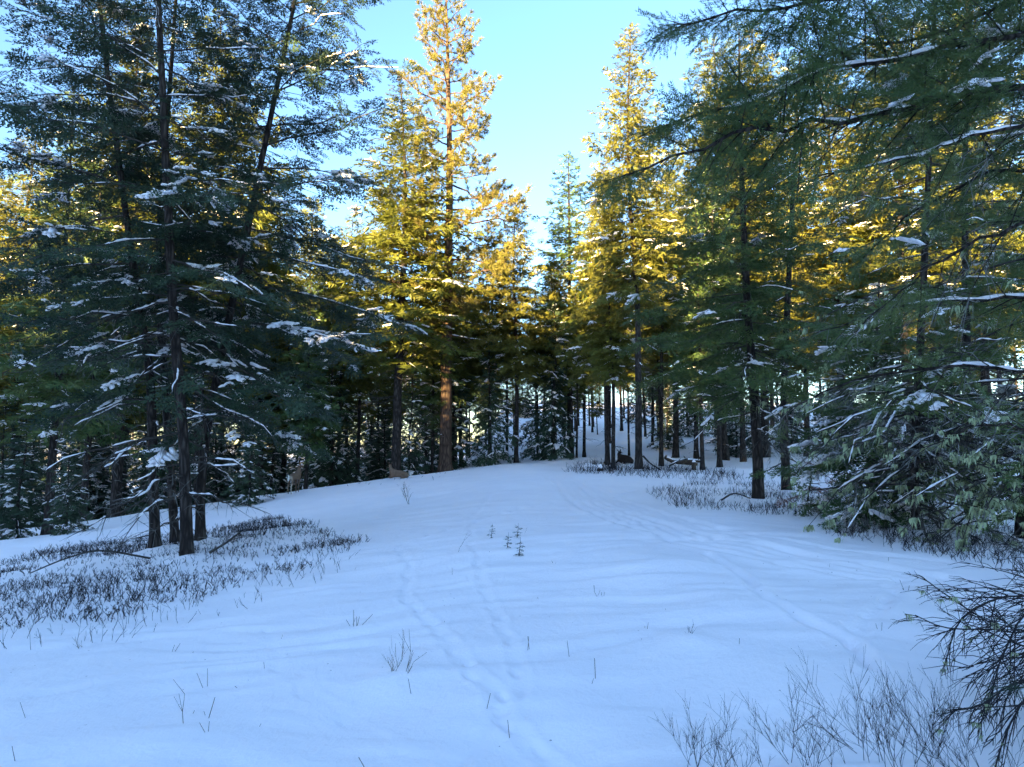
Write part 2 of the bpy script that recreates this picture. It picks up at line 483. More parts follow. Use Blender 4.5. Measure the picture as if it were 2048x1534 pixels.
def beard(seed, n=16):
    rng = random.Random(seed); V = []; T = []
    for i in range(n):
        p = np.array([rng.uniform(-0.35, 0.35), rng.uniform(-0.15, 0.15), rng.uniform(-0.05, 0.1)])
        d = np.array([rng.uniform(-0.35, 0.35), rng.uniform(-0.3, 0.3), -1]) * rng.uniform(0.3, 1.0)
        s = np.array([rng.uniform(-1, 1), rng.uniform(-1, 1), 0.2]) * 0.10; b = len(V)
        V += [p - s, p + s, p + d * 0.5 + s * 0.9, p + d]; T += [[b, b + 1, b + 2], [b, b + 2, b + 3]]
    return np.array(V), np.array(T)

def snow_spray(seed, n_tw=4, fin=(0.05, 0.10), pad=(0.10, 0.19), keep=0.72):
    """snow lying on a spray: one thick pad and fingers along the twigs"""
    rng = random.Random(seed); V = []; T = []; n = 0
    def blob(c, d, sx, sy, sz):
        nonlocal n
        d = nrm(np.asarray(d, float)); y = nrm(np.cross([0, 0, 1], d)); z = np.cross(d, y)
        jit = np.array([[rng.uniform(0.8, 1.2)] for _ in BV])
        v = (BV * jit * [sx, sy, sz]) @ np.stack([d, y, z]) + c
        V.append(v); T.append(BT + n); n += len(v)
    blob(np.array([0.42, 0, 0.02]), [1, 0, -0.12], 0.42, rng.uniform(*pad), 0.06)
    for p, e in twig_layout(rng, n_tw)[2:]:
        if rng.random() < keep:
            blob((p + e) / 2 + [0, 0, 0.025], e - p, np.linalg.norm(e - p) * rng.uniform(0.4, 0.62), rng.uniform(*fin), 0.045)
    return np.vstack(V), np.vstack(T)

NEAR = [spray(s, 5, 0.048, 0.030, 0.095, 0.7) for s in (1, 2, 3)]
MID = [spray(s, 5, 0.115, 0.085, 0.13, 0.5) for s in (4, 5, 6, 7)]
FAR = [blade_spray(s, 5, 0.062) for s in (8, 9, 10, 11)]
TUFT = [tuft(s) for s in (12, 13, 14)]
BEARD = [beard(s) for s in (15, 16)]
SNOWN = [snow_spray(s, 7, (0.025, 0.05), (0.05, 0.10), 0.6) for s in (27, 28, 29)]
SNOWS = [snow_spray(s) for s in (17, 18, 19)]

# ------------------------------------------------------------------ branch growth
class Acc:
    def __init__(self):
        self.tb = {}; self.fr = []; self.sn = []; self.li = []; self.tw = {}; self.st = {}
    def tube(self, P, R, S, store=None):
        st = self.tb if store is None else store
        st.setdefault((len(P), S), []).append((np.asarray(P, float), np.asarray(R, float)))
    def wood(self, store=None):
        mb = MB()
        for (K, S), l in (self.tb if store is None else store).items():
            tubes(mb, np.array([a for a, _ in l]), np.array([b for _, b in l]), S)
        return mb
    def scatter(self, items, temps, seed):
        mb = MB()
        if not items: return mb
        rng = np.random.RandomState(seed)
        pick = rng.randint(0, len(temps), len(items))
        P = np.array([i[0] for i in items]); D = np.array([i[1] for i in items]); R = np.array([i[2] for i in items]); S = np.array([i[3] for i in items])
        for k, (tv, tt) in enumerate(temps):
            m = pick == k
            if m.any(): place(mb, tv, tt, P[m], D[m], R[m], S[m])
        return mb

DEF = dict(sp=0.15, bare=0.25, bl=0.42, lmin=0.12, lmax=0.9, ang=(45, 68), hang=0.15, leafy=1.0, fl=0.36, sides=5, twig_sides=3,
           snow=0.3, strip=0.5, lichen=0.0, twigs=0, tuft=False, rtip=0.004, twr=0.006, laden=0.5, roll=0.5, fan=0.55, psc=1.0)

def grow(acc, rng, P, r0, **kw):
    o = dict(DEF); o.update(kw)
    P = np.asarray(P, float); K = len(P)
    seg = np.linalg.norm(P[1:] - P[:-1], axis=1); cum = np.concatenate([[0], np.cumsum(seg)]); L = cum[-1]
    if L < 0.015: return
    R = r0 * (1 - cum / L) ** 0.8 + o['rtip']
    acc.tube(P, R, o['sides'])
    def pt(s):
        x = s * L; i = min(K - 2, int(np.searchsorted(cum, x, 'right') - 1)); i = max(i, 0)
        f = (x - cum[i]) / max(seg[i], 1e-6)
        return P[i] + (P[i + 1] - P[i]) * f, (P[i + 1] - P[i]) / max(seg[i], 1e-6)
    laden_lo = rng.uniform(0.2, 0.9); laden_hi = laden_lo + rng.uniform(0.15, 0.5)
    has_snow = rng.random() < o['snow']
    n = max(2, int(L * (1 - o['bare']) / o['sp'])); side = 1
    for j in range(n + 1):
        s = o['bare'] + (1 - o['bare']) * min(1.0, (j + rng.random() * 0.7) / n)
        s = min(s, 0.995)
        p, t = pt(s); side = -side
        lat = np.array([-t[1], t[0], 0.0]) * side; lat /= max(np.linalg.norm(lat), 1e-6)
        if o.get('allround'):
            ph = rng.uniform(-1.3, 1.3); lat = lat * math.cos(ph) + np.array([0, 0, 1]) * math.sin(ph)
        a = math.radians(rng.uniform(*o['ang'])) * (1 if s < 0.93 else 0.3)
        lb = min(o['lmax'], max(o['lmin'], o['bl'] * L * (1 - s) ** 0.75)) * rng.uniform(0.65, 1.25)
        d = t * math.cos(a) + lat * math.sin(a); d[2] += rng.uniform(-1, 0.45) * o['hang'] - 0.35 * o['hang']
        d /= np.linalg.norm(d)
        sag = np.array([0, 0, -o['hang'] * lb * rng.uniform(0.2, 0.8)])
        if o['tuft']: sag = np.array([0, 0, lb * rng.uniform(0.05, 0.4)])
        e = p + d * lb + sag; mpt = p + d * lb * 0.52 + sag * 0.3
        tr = o['twr'] * (0.5 + lb)
        if o['twig_sides']: acc.tube([p, mpt, e], [tr, tr * 0.7, tr * 0.35], o['twig_sides'])
        leafy = rng.random() < o['leafy']
        if leafy:
            if o['tuft']:
                for f in ([1.0] if lb < 0.35 else [0.6, 1.0]):
                    q = p + (e - p) * f
                    acc.fr.append((q, nrm(d + [0, 0, 0.35 + rng.uniform(-0.2, 0.3)]), rng.uniform(-3, 3), o['fl'] * rng.uniform(0.8, 1.25)))
            else:
                nf = max(1, int(round(lb / (o['fl'] * 0.55))))
                for k in range(nf):
                    f = (k + 0.25) / nf; q = p + (e - p) * f + sag * f * (f - 1)
                    fan = (o['fan'] if k % 2 else -o['fan']) * rng.uniform(0.5, 1.3) * (0.35 if k == nf - 1 else 1)
                    c, sn = math.cos(fan), math.sin(fan)
                    dk = np.array([d[0] * c - d[1] * sn, d[0] * sn + d[1] * c, d[2] + rng.uniform(-0.35, 0.2) * (0.5 + o['hang'])])
                    sc = o['fl'] * rng.uniform(0.75, 1.3)
                    acc.fr.append((q, dk, rng.gauss(0, o['roll']), sc))
                    if has_snow and laden_lo < s < laden_hi and rng.random() < o['laden']:
                        acc.sn.append((q + [0, 0, 0.02 * sc / 0.36], dk, rng.gauss(0, 0.15), sc * rng.uniform(0.75, 1.15) * o['psc']))
        for k in range(o['twigs'] if (not leafy or rng.random() < 0.4) else 0):
            f = rng.uniform(0.2, 0.95); q = p + (e - p) * f
            dd = nrm(d + np.array([rng.uniform(-1, 1), rng.uniform(-1, 1), rng.uniform(-0.9, 0.5)])); l2 = lb * rng.uniform(0.25, 0.6)
            acc.tube([q, q + dd * l2 * 0.5, q + dd * l2 + [0, 0, -0.15 * l2]], [tr * 0.55, tr * 0.45, tr * 0.25], 3, acc.tw)
        if rng.random() < o['lichen']:
            for _ in range(rng.randint(1, 2)):
                f = rng.random()
                acc.li.append((p + (e - p) * f, np.array([1, rng.uniform(-1, 1), 0]), rng.uniform(-0.3, 0.3), rng.uniform(0.05, 0.13) * o.get('lsc', 1)))
    if rng.random() < o['strip']:                                   # snow lying along the bough
        for _ in range(rng.randint(1, 3)):
            s0 = rng.uniform(0.02, 0.7); s1 = min(0.98, s0 + rng.uniform(0.10, 0.40)); m = 9; pp = []; rr = []
            for i in range(m):
                s = s0 + (s1 - s0) * i / (m - 1); q, t = pt(s)
                rb = r0 * (1 - s) ** 0.8 + o['rtip']; w = (rb * 0.65 + 0.006) * rng.choice([0.35, 0.7, 1.0, 1.0, 1.3, 1.5]) * (0.25 if i in (0, m - 1) else 1)
                pp.append(q + [rng.uniform(-.3, .3) * rb, rng.uniform(-.3, .3) * rb, rb * 0.7 + w * 0.35]); rr.append(w)
            acc.tube(pp, rr, 5, acc.st)

def curve_path(pts, n):
    """smooth path through control points"""
    pts = np.asarray(pts, float); k = len(pts)
    if k == 2: return pts[0] + (pts[1] - pts[0]) * np.linspace(0, 1, n)[:, None]
    ext = np.vstack([2 * pts[0] - pts[1], pts, 2 * pts[-1] - pts[-2]]); out = []
    for u in np.linspace(0, k - 1, n):
        i = min(int(u), k - 2); t = u - i; a, b, c, d = ext[i:i + 4]
        out.append(0.5 * ((2 * b) + (c - a) * t + (2 * a - 5 * b + 4 * c - d) * t * t + (3 * b - a - 3 * c + d) * t ** 3))
    return np.array(out)

def trunk_mesh(path, r0, seed, S=14, K=34, rtop=None, flare=0.35):
    rtop = min(0.015, r0 * 0.25) if rtop is None else rtop
    P = curve_path(path, K); h = P[:, 2] - P[0, 2]; H = h[-1]; t = np.clip(h / H, 0, 1)
    R = r0 * (1 - t) ** 0.85 + rtop + r0 * flare * 1.5 * np.exp(-np.maximum(h, 0) / 0.22)
    mb = MB(); tubes(mb, P[None], R[None], S)
    V = mb.v[0].reshape(K, S, 3); a = np.arange(S)
    bump = 1 + 0.10 * (hash2(np.arange(K)[:, None] // 2 + 0 * a[None], a[None] + 0 * np.arange(K)[:, None], seed) - 0.5) * 2
    V = P[:, None] + (V - P[:, None]) * bump[..., None]
    lobes = 1 + 0.22 * np.exp(-np.maximum(h, 0) / 0.25)[:, None] * np.sin(a * 2 * math.pi / S * 4 + seed)[None]
    V = P[:, None] + (V - P[:, None]) * lobes[..., None]
    mb.v[0] = V.reshape(-1, 3)
    return mb, P, R

def conifer(root, seed, path, r0, R, nb, cb=0.25, ct=1.0, mat=None, bark=None, temps=None, prof=0.8, el=(-12, 42), droop=0.30, lowtaper=0.5,
            dead=0, dead_len=1.0, snow_low=True, S=14, K=34, bend=0.0, azbias=None, br=0.010, flare=0.35, one_sided=0.0, **kw):
    """a conifer under an Empty: trunk, branches, crown, snow and lichen meshes in the tree's own space"""
    rng = random.Random(seed); acc = Acc()
    tm, P, TR = trunk_mesh(path, r0, seed, S, K, flare=flare)
    H = P[-1, 2] - P[0, 2]; hz = P[:, 2]
    def tp(z): return np.array([np.interp(z, hz, P[:, 0]), np.interp(z, hz, P[:, 1]), z])
    def tr(z): return float(np.interp(z, hz, TR))
    az = rng.uniform(0, 6.28)
    for i in range(nb):
        t = ((i + rng.random()) / nb) ** 0.92
        if t > ct: continue
        z = P[0, 2] + H * (cb + (0.985 - cb) * t)
        az += 2.399 + rng.uniform(-0.5, 0.5)
        L = R * ((1 - t) ** prof) * min(1.0, lowtaper + (1 - lowtaper) * t / 0.22) * rng.uniform(0.62, 1.22) + 0.05 * R
        if azbias is not None: L *= 1 + azbias[1] * math.cos(az - azbias[0])
        e = math.radians(el[0] + (el[1] - el[0]) * t ** 1.3 + rng.uniform(-9, 9))
        b = tp(z); n = 7; s = np.linspace(0, 1, n); turn = rng.uniform(-0.35, 0.35)
        dr = droop * rng.uniform(0.5, 1.4) * (1 - 0.7 * t)
        zz = L * (s * math.sin(e) - dr * s ** 2 + (0.45 * dr + bend) * s ** 3)
        if kw.get('tuft'): zz = zz + L * 0.05 * np.array([rng.uniform(-1, 1) for _ in s]) * s
        aa = az + turn * s + (np.array([rng.uniform(-0.12, 0.12) for _ in s]) if kw.get('tuft') else 0)
        hx = L * s * math.cos(e)
        BP = b + np.stack([np.cos(aa) * hx, np.sin(aa) * hx, zz], -1)
        BP[2:] += np.array([[rng.gauss(0, .018) * L for _ in range(3)] for _ in range(n - 2)])
        k2 = dict(kw); k2['bare'] = kw.get('bare', 0.25) * (1 - 0.75 * t); k2['fl'] = kw.get('fl', 0.36) * (1 - 0.45 * t ** 1.5)
        if snow_low: k2['snow'] = kw.get('snow', 0.3) * (1 - 0.8 * t); k2['strip'] = kw.get('strip', 0.5) * (1 - 0.8 * t)
        grow(acc, rng, BP, min(tr(z) * 0.45, br * (0.4 + L / 2.2)), **k2)
    for i in range(dead):                                            # dead lower branches
        z = P[0, 2] + H * (cb + 0.12) * rng.uniform(0.12, 1.0) ** 0.8; a = rng.uniform(0, 6.28); L = dead_len * rng.uniform(0.4, 1.2)
        s = np.linspace(0, 1, 6); e = rng.uniform(-0.45, 0.25); bz = L * (s * math.sin(e) - 0.22 * s ** 2)
        BP = tp(z) + np.stack([np.cos(a + 0.3 * s) * L * s, np.sin(a + 0.3 * s) * L * s, bz], -1)
        BP[1:] += np.array([[rng.gauss(0, .03) * L for _ in range(3)] for _ in range(5)])
        grow(acc, rng, BP, min(0.016, 0.008 + 0.006 * L), sp=0.2, bare=0.15, bl=0.4, leafy=0.0, twigs=kw.get('dtw', 2), strip=kw.get('strip', 0.5), sides=4, twr=0.006,
             lichen=kw.get('lichen', 0) * 1.3, hang=0.3, lsc=kw.get('lsc', 1))
    tm.build('trunk', bark or M_BARK, root, True)
    wd = acc.wood(); wd.build('branches', M_TWIG if bark is None else bark, root)
    if acc.tw: acc.wood(acc.tw).build('dead_twigs', M_GREYTWIG, root)
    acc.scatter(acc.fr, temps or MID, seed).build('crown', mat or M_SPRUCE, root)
    sm = acc.scatter(acc.sn, SNOWS, seed)
    if acc.st:
        for (k, s2), l in acc.st.items(): tubes(sm, np.array([a for a, _ in l]), np.array([b for _, b in l]), s2)
    sm.build('snow_load', M_SNOW, root, True)
    if acc.li: acc.scatter(acc.li, BEARD, seed).build('lichen', M_LICHEN, root)
    return root

def copy_tree(src, loc, rz, sxy, sz, label, group=None, tilt=(0, 0)):
    r = src.copy(); COL.objects.link(r)
    r.location = tuple(float(c) for c in loc); r.rotation_euler = (tilt[0], tilt[1], rz); r.scale = (sxy, sxy, sz)
    r['label'] = label
    if group: r['group'] = group
    elif 'group' in r: del r['group']
    for ch in src.children:
        c = ch.copy(); COL.objects.link(c); c.parent = r
    return r

def local(path_px, D):
    """trunk path given as photo points at depth D, relative to its foot"""
    base = at(path_px[0][0], D); pts = [np.zeros(3)]
    for k, p in enumerate(path_px[1:]):
        q = spot(p[0], p[1], D + (p[2] if len(p) > 2 else 0)); pts.append(q - base)
    pts[0] = np.array([0, 0, -0.12])
    return base, pts

# ------------------------------------------------------------------ the near clump on the left of the clearing
def near_fir(name, label, px, D, seed, r0, group=None, **kw):
    base, pts = local(px, D)
    root = empty(name, base); tag(root, label, 'tree', group)
    conifer(root, seed, pts, r0, **kw)
    return root

CL = 'tall firs of the near clump'
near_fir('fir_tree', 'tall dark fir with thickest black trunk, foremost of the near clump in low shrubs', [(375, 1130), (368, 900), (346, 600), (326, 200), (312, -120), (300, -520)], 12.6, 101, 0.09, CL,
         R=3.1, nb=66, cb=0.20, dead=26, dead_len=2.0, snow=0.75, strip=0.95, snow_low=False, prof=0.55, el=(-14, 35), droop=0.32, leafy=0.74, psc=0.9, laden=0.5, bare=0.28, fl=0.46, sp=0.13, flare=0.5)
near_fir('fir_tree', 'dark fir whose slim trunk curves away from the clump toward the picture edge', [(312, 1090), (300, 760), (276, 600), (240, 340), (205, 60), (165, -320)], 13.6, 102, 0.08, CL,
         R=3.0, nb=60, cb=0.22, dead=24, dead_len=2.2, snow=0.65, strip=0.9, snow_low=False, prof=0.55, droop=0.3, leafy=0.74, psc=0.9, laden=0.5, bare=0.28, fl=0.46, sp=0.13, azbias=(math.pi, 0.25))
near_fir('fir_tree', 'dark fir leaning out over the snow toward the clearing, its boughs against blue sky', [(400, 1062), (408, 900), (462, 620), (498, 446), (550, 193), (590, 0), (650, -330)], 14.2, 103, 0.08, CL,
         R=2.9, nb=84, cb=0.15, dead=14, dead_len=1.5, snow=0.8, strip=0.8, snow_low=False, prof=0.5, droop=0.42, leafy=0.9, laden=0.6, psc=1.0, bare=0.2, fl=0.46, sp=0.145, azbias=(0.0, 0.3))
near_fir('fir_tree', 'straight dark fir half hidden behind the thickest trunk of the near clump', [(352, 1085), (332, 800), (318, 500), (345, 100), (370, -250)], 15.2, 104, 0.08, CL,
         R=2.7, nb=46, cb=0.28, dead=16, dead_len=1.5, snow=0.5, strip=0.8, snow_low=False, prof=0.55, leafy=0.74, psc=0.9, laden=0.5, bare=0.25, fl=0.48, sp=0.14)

# ------------------------------------------------------------------ the trees on the right
near_fir('fir_tree', 'green fir with stout dark trunk standing in dry grass, lichen under its crown', [(1517, 1000), (1512, 860), (1492, 560), (1480, 250), (1478, 60)], 17.6, 111, 0.125, None,
         R=2.9, nb=74, cb=0.22, mat=M_GREEN, dead=34, dead_len=1.9, snow=0.35, strip=0.5, prof=0.7, leafy=0.98, bare=0.15, fl=0.50, sp=0.15, lichen=0.05, dtw=3, lsc=1.5, azbias=(math.pi, 0.15))
near_fir('fir_tree', 'shaded fir with reddish trunk foot just behind the stout lichen-hung fir', [(1573, 968), (1568, 800), (1580, 500), (1600, 100)], 20.5, 112, 0.115, None,
         R=2.6, nb=52, cb=0.25, mat=M_GREEN, dead=26, dead_len=1.8, snow=0.4, strip=0.6, prof=0.7, fl=0.50, sp=0.15, lichen=0.05, dtw=3, lsc=1.5)
near_fir('fir_tree', 'lichen-draped fir with slender trunk among dead twigs at the shrubby snow edge', [(1834, 1060), (1830, 900), (1850, 500), (1870, 0), (1880, -300)], 11.6, 113, 0.058, None,
         R=2.4, nb=58, cb=0.10, mat=M_GREEN, dead=70, dead_len=2.0, snow=0.6, strip=0.6, snow_low=False, prof=0.5, leafy=0.5, bare=0.25, fl=0.44, sp=0.14, lichen=0.34, twigs=3, dtw=4, lsc=1.6)
near_fir('fir_tree', 'reddish-barked fir trunk cut by the picture edge with lichen-hung dead boughs', [(2052, 1104), (2066, 800), (2085, 400), (2110, 0), (2120, -300)], 10.4, 114, 0.13, None,
         R=2.5, nb=56, cb=0.10, mat=M_GREEN, dead=70, dead_len=2.1, snow=0.6, strip=0.6, snow_low=False, prof=0.5, leafy=0.46, bare=0.25, fl=0.44, sp=0.14, lichen=0.36, twigs=3, dtw=4, lsc=1.6)
near_fir('fir_tree', 'thin shaded fir filling the gap behind the lichen-draped slender fir', [(1940, 1040), (1935, 800), (1930, 400), (1935, 0), (1940, -200)], 14.5, 115, 0.085, None,
         R=2.6, nb=58, cb=0.1, mat=M_GREEN, dead=40, dead_len=1.8, snow=0.6, strip=0.7, snow_low=False, prof=0.55, leafy=0.75, bare=0.25, fl=0.46, sp=0.14, lichen=0.05, twigs=2, dtw=4)
near_fir('young_fir_tree', 'young bushy fir heaped with snow pads beside the dead reddish branch', [(1735, 1045), (1742, 900), (1755, 640), (1758, 560)], 13.4, 116, 0.05, None,
         R=2.1, nb=84, cb=0.05, mat=M_GREEN, snow=1.0, psc=1.3, strip=0.6, laden=0.5, snow_low=False, prof=0.8, el=(-16, 30), droop=0.4, lowtaper=0.8, fl=0.40, sp=0.135, bare=0.1, lmax=0.5)

def boughs_tree():
    base = np.array([6.3, 6.0, float(soft_h(6.3, 6.0))])
    root = empty('fir_tree', base)
    tag(root, 'close fir beyond the picture edge reaching long snowy boughs across the sky', 'tree')
    tm, P, R = trunk_mesh([(0, 0, -0.15), (0.05, 0.05, 4), (0, 0.1, 9), (0, 0, 15)], 0.2, 7)
    tm.build('trunk', M_BARK, root, True)
    def tz(z): return np.array([0.03, 0.05, z]) + base * [1, 1, 0]
    B = [  # photo points (x, y, depth) from trunk outward, base radius, options
        ([(2060, 168, 5.7), (1800, 212, 5.4), (1590, 250, 5.2), (1420, 290, 5.0), (1240, 345, 4.9)], 0.045, dict(bare=0.30, snow=1, strip=1, lmax=0.75, sp=0.055)),
        ([(2100, 60, 5.8), (1860, 105, 5.6), (1640, 150, 5.3), (1480, 210, 5.1), (1345, 240, 5.0)], 0.035, dict(bare=0.18, snow=0.5, strip=0.7, lmax=0.7, sp=0.055)),
        ([(2100, -60, 5.9), (1850, -40, 5.6), (1640, 0, 5.2), (1480, 30, 5.0), (1340, 50, 4.9)], 0.035, dict(bare=0.15, snow=0.2, strip=0.4, lmax=0.5, sp=0.05)),
        ([(2100, -30, 6.4), (1900, 60, 6.6), (1720, 90, 6.7), (1600, 140, 6.7)], 0.03, dict(bare=0.1, snow=0.4, strip=0.4, lmax=0.8, sp=0.055)),
        ([(2060, 250, 6.0), (1900, 285, 5.9), (1790, 320, 5.8), (1640, 350, 5.7)], 0.028, dict(bare=0.1, leafy=0.25, twigs=4, snow=0.6, strip=1, lmax=0.6, sp=0.08, lichen=0.10)),
        ([(2100, 330, 6.6), (1950, 360, 6.7), (1830, 420, 6.8), (1740, 500, 6.8)], 0.026, dict(bare=0.1, leafy=0.7, twigs=3, snow=0.7, strip=1, lmax=0.7, sp=0.06, lichen=0.08)),
        ([(2100, 590, 6.6), (1930, 602, 6.8), (1780, 620, 7.0), (1640, 665, 7.2)], 0.032, dict(bare=0.1, leafy=0.4, twigs=4, snow=0.6, strip=1, lmax=0.7, sp=0.09, lichen=0.10)),
        ([(2100, 745, 6.8), (1900, 735, 7.1), (1760, 750, 7.4), (1650, 780, 7.7), (1560, 835, 8.0)], 0.03, dict(bare=0.15, leafy=0.15, twigs=4, snow=0.6, strip=1, lmax=0.7, sp=0.10, lichen=0.15)),
        ([(2100, 440, 6.2), (1960, 480, 6.2), (1830, 560, 6.3), (1730, 640, 6.4)], 0.026, dict(bare=0.1, leafy=0.5, twigs=4, snow=0.7, strip=0.8, lmax=0.7, sp=0.09, lichen=0.12)),
        ([(2100, 170, 6.9), (1960, 200, 7.2), (1860, 260, 7.4), (1780, 300, 7.5)], 0.026, dict(bare=0.1, leafy=0.9, snow=0.6, strip=0.8, lmax=0.8, sp=0.06)),
        ([(2100, 860, 5.9), (1960, 850, 6.2), (1860, 890, 6.5)], 0.022, dict(bare=0.05, leafy=0.12, twigs=5, snow=0.5, strip=0.8, lmax=0.8, sp=0.08, lichen=0.35)),
    ]
    for i, (pp, r0, kw) in enumerate(B):
        rng = random.Random(300 + i)
        W = [spot(*q) for q in pp]
        root_pt = tz(W[0][2] + 0.05); W = [root_pt] + W
        W = np.array(curve_path(W, 17)) - base
        W[2:] += np.array([[rng.gauss(0, .02) for _ in range(3)] for _ in range(15)])
        acc = Acc(); kk = dict(lmin=0.28, fl=0.31, hang=0.22, ang=(28, 66), bl=0.36, allround=True, twr=0.006, roll=0.6, sides=7, lsc=0.8, rtip=0.005, laden=0.05); kk.update(kw)
        L = float(np.sum(np.linalg.norm(W[1:] - W[:-1], axis=1)))
        kk['strip'] = kk['strip'] * 0.75
        grow(acc, rng, W, r0 * 0.75, **kk)
        b = acc.wood().build('bough', M_BARK, root)
        acc.scatter(acc.fr, NEAR, i).build('needles', M_GREEN, b)
        if acc.tw: acc.wood(acc.tw).build('dead_twigs', M_GREYTWIG, b)
        sm = acc.scatter(acc.sn, SNOWN, i)
        for (k, s2), l in acc.st.items(): tubes(sm, np.array([a for a, _ in l]), np.array([c for _, c in l]), s2)
        sm.build('snow_load', M_SNOW, b, True)
        if acc.li: acc.scatter(acc.li, BEARD, i).build('lichen', M_LICHEN, b)
    D2 = [  # dead boughs drooping low at the right edge
        ([(2100, 1290, 3.9), (1990, 1250, 3.9), (1900, 1195, 3.9), (1845, 1155, 3.9)], 0.012, 0.55),
        ([(2100, 1250, 4.2), (1980, 1258, 4.2), (1890, 1255, 4.1), (1830, 1230, 4.1)], 0.011, 0.5),
        ([(2110, 1180, 4.4), (2000, 1195, 4.4), (1920, 1240, 4.3), (1890, 1330, 4.2)], 0.012, 0.55),
        ([(2110, 1330, 3.7), (2020, 1370, 3.6), (1960, 1410, 3.5), (1900, 1420, 3.5)], 0.011, 0.5),
        ([(2090, 1360, 3.5), (2030, 1430, 3.4), (2000, 1500, 3.4), (1985, 1560, 3.3)], 0.012, 0.5),
        ([(2090, 1190, 4.0), (2010, 1300, 3.9), (1985, 1380, 3.8), (1960, 1450, 3.7)], 0.010, 0.45),
    ]
    for i, (pp, r0, lm) in enumerate(D2):
        rng = random.Random(330 + i)
        W = [spot(*q) for q in pp]; W = [tz(1.3 + 0.1 * i), W[0] * 0.5 + tz(1.2) * 0.5] + W
        W = np.array(curve_path(W, 15)) - base
        acc = Acc()
        grow(acc, rng, W, r0, leafy=0.07, fl=0.12, twigs=5, snow=0.0, strip=0.0, lmax=lm, bl=0.3, sp=0.05, bare=0.35, hang=0.4, lichen=0.12, twr=0.005, sides=6, lsc=0.35, ang=(30, 75), allround=True, rtip=0.003)
        b = acc.wood().build('dead_bough', M_SHRUB, root)
        if acc.tw: acc.wood(acc.tw).build('dead_twigs', M_SHRUB, b)
        acc.scatter(acc.fr, NEAR, i).build('needles', M_SPRUCE, b)
        if acc.li: acc.scatter(acc.li, BEARD, i).build('lichen', M_LICHEN, b)
boughs_tree()

# ------------------------------------------------------------------ forest prototypes and the trees round the clearing
def proto(name, seed, H, r0, **kw):
    rng = random.Random(seed)
    w = 0.02 * H
    pts = [(0, 0, -0.3), (rng.uniform(-w, w) * .5, rng.uniform(-w, w) * .5, H * .35), (rng.uniform(-w, w), rng.uniform(-w, w), H * .7), (0, 0, H)]
    root = empty(name, (0, 0, 0)); tag(root, 'x', 'tree')
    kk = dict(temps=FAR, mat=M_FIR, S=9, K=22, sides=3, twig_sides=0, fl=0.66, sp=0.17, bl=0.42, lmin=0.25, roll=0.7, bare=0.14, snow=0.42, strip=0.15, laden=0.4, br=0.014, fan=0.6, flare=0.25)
    kk.update(kw)
    conifer(root, seed, pts, r0, **kk)
    root['H'] = H
    return root

PR = {
    'full': proto('fir_tree', 201, 20, 0.17, R=3.7, nb=140, cb=0.30, prof=0.85, el=(-14, 40), dead=22, dead_len=1.6, dtw=1),
    'tall': proto('fir_tree', 202, 20, 0.17, R=3.0, nb=140, cb=0.38, prof=0.75, el=(-18, 42), dead=34, dead_len=1.5, dtw=1),
    'wide': proto('fir_tree', 203, 20, 0.18, R=3.9, nb=130, cb=0.33, prof=0.7, el=(-10, 38), dead=24, dead_len=1.8, dtw=1),
    'pole': proto('fir_tree', 204, 18, 0.12, R=2.1, nb=100, cb=0.42, prof=0.6, el=(-15, 40), dead=36, dead_len=1.2, dtw=1),
    'dark': proto('fir_tree', 205, 20, 0.17, R=3.4, nb=130, cb=0.25, prof=0.8, mat=M_GREEN, dead=24, dead_len=1.6, snow=0.6, strip=0.3, dtw=1),
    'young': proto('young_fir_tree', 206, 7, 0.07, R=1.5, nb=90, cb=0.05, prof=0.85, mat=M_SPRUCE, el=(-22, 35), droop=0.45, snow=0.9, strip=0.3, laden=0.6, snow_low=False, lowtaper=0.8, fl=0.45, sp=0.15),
}
_used = set()
_rt = random.Random(5)
def tree(kind, px, D, top, label, group=None, w=1.0, base_py=None, lean=0.0, r=None):
    """a tree with its foot under column px at depth D and its tip at photo row top"""
    p = at(px, D); H = top_z(top, D) - p[2]; src = PR[kind]; sz = H / src['H']
    sxy = (0.55 * sz + 0.45 * min(sz, 1.15)) * w
    rz = _rt.uniform(0, 6.28); tilt = (0, 0)
    if kind not in _used:
        _used.add(kind); src.location = tuple(p); src.rotation_euler = (0, lean, rz); src.scale = (sxy, sxy, sz)
        src['label'] = label
        if group: src['group'] = group
        return src
    return copy_tree(src, p, rz, sxy, sz, label, group, (0, lean))

# the big named ones
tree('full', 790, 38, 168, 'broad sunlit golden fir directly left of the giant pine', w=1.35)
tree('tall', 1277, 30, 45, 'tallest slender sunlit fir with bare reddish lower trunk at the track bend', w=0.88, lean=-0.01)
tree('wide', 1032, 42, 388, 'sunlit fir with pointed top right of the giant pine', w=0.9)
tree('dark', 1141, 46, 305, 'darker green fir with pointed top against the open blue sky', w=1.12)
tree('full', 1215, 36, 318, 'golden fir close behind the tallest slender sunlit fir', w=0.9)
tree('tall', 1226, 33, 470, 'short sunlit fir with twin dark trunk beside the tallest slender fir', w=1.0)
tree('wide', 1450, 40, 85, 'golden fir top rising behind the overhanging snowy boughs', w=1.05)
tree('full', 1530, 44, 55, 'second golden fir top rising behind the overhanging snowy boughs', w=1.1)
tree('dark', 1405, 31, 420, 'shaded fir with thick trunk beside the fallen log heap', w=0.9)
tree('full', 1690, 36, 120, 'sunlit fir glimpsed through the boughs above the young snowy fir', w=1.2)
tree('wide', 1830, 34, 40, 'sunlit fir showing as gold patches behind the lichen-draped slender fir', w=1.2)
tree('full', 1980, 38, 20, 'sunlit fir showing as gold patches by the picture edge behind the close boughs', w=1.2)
tree('pole', 712, 47, 470, 'thin fir pole with sparse gold top between leaning clump and golden fir', w=1.0)
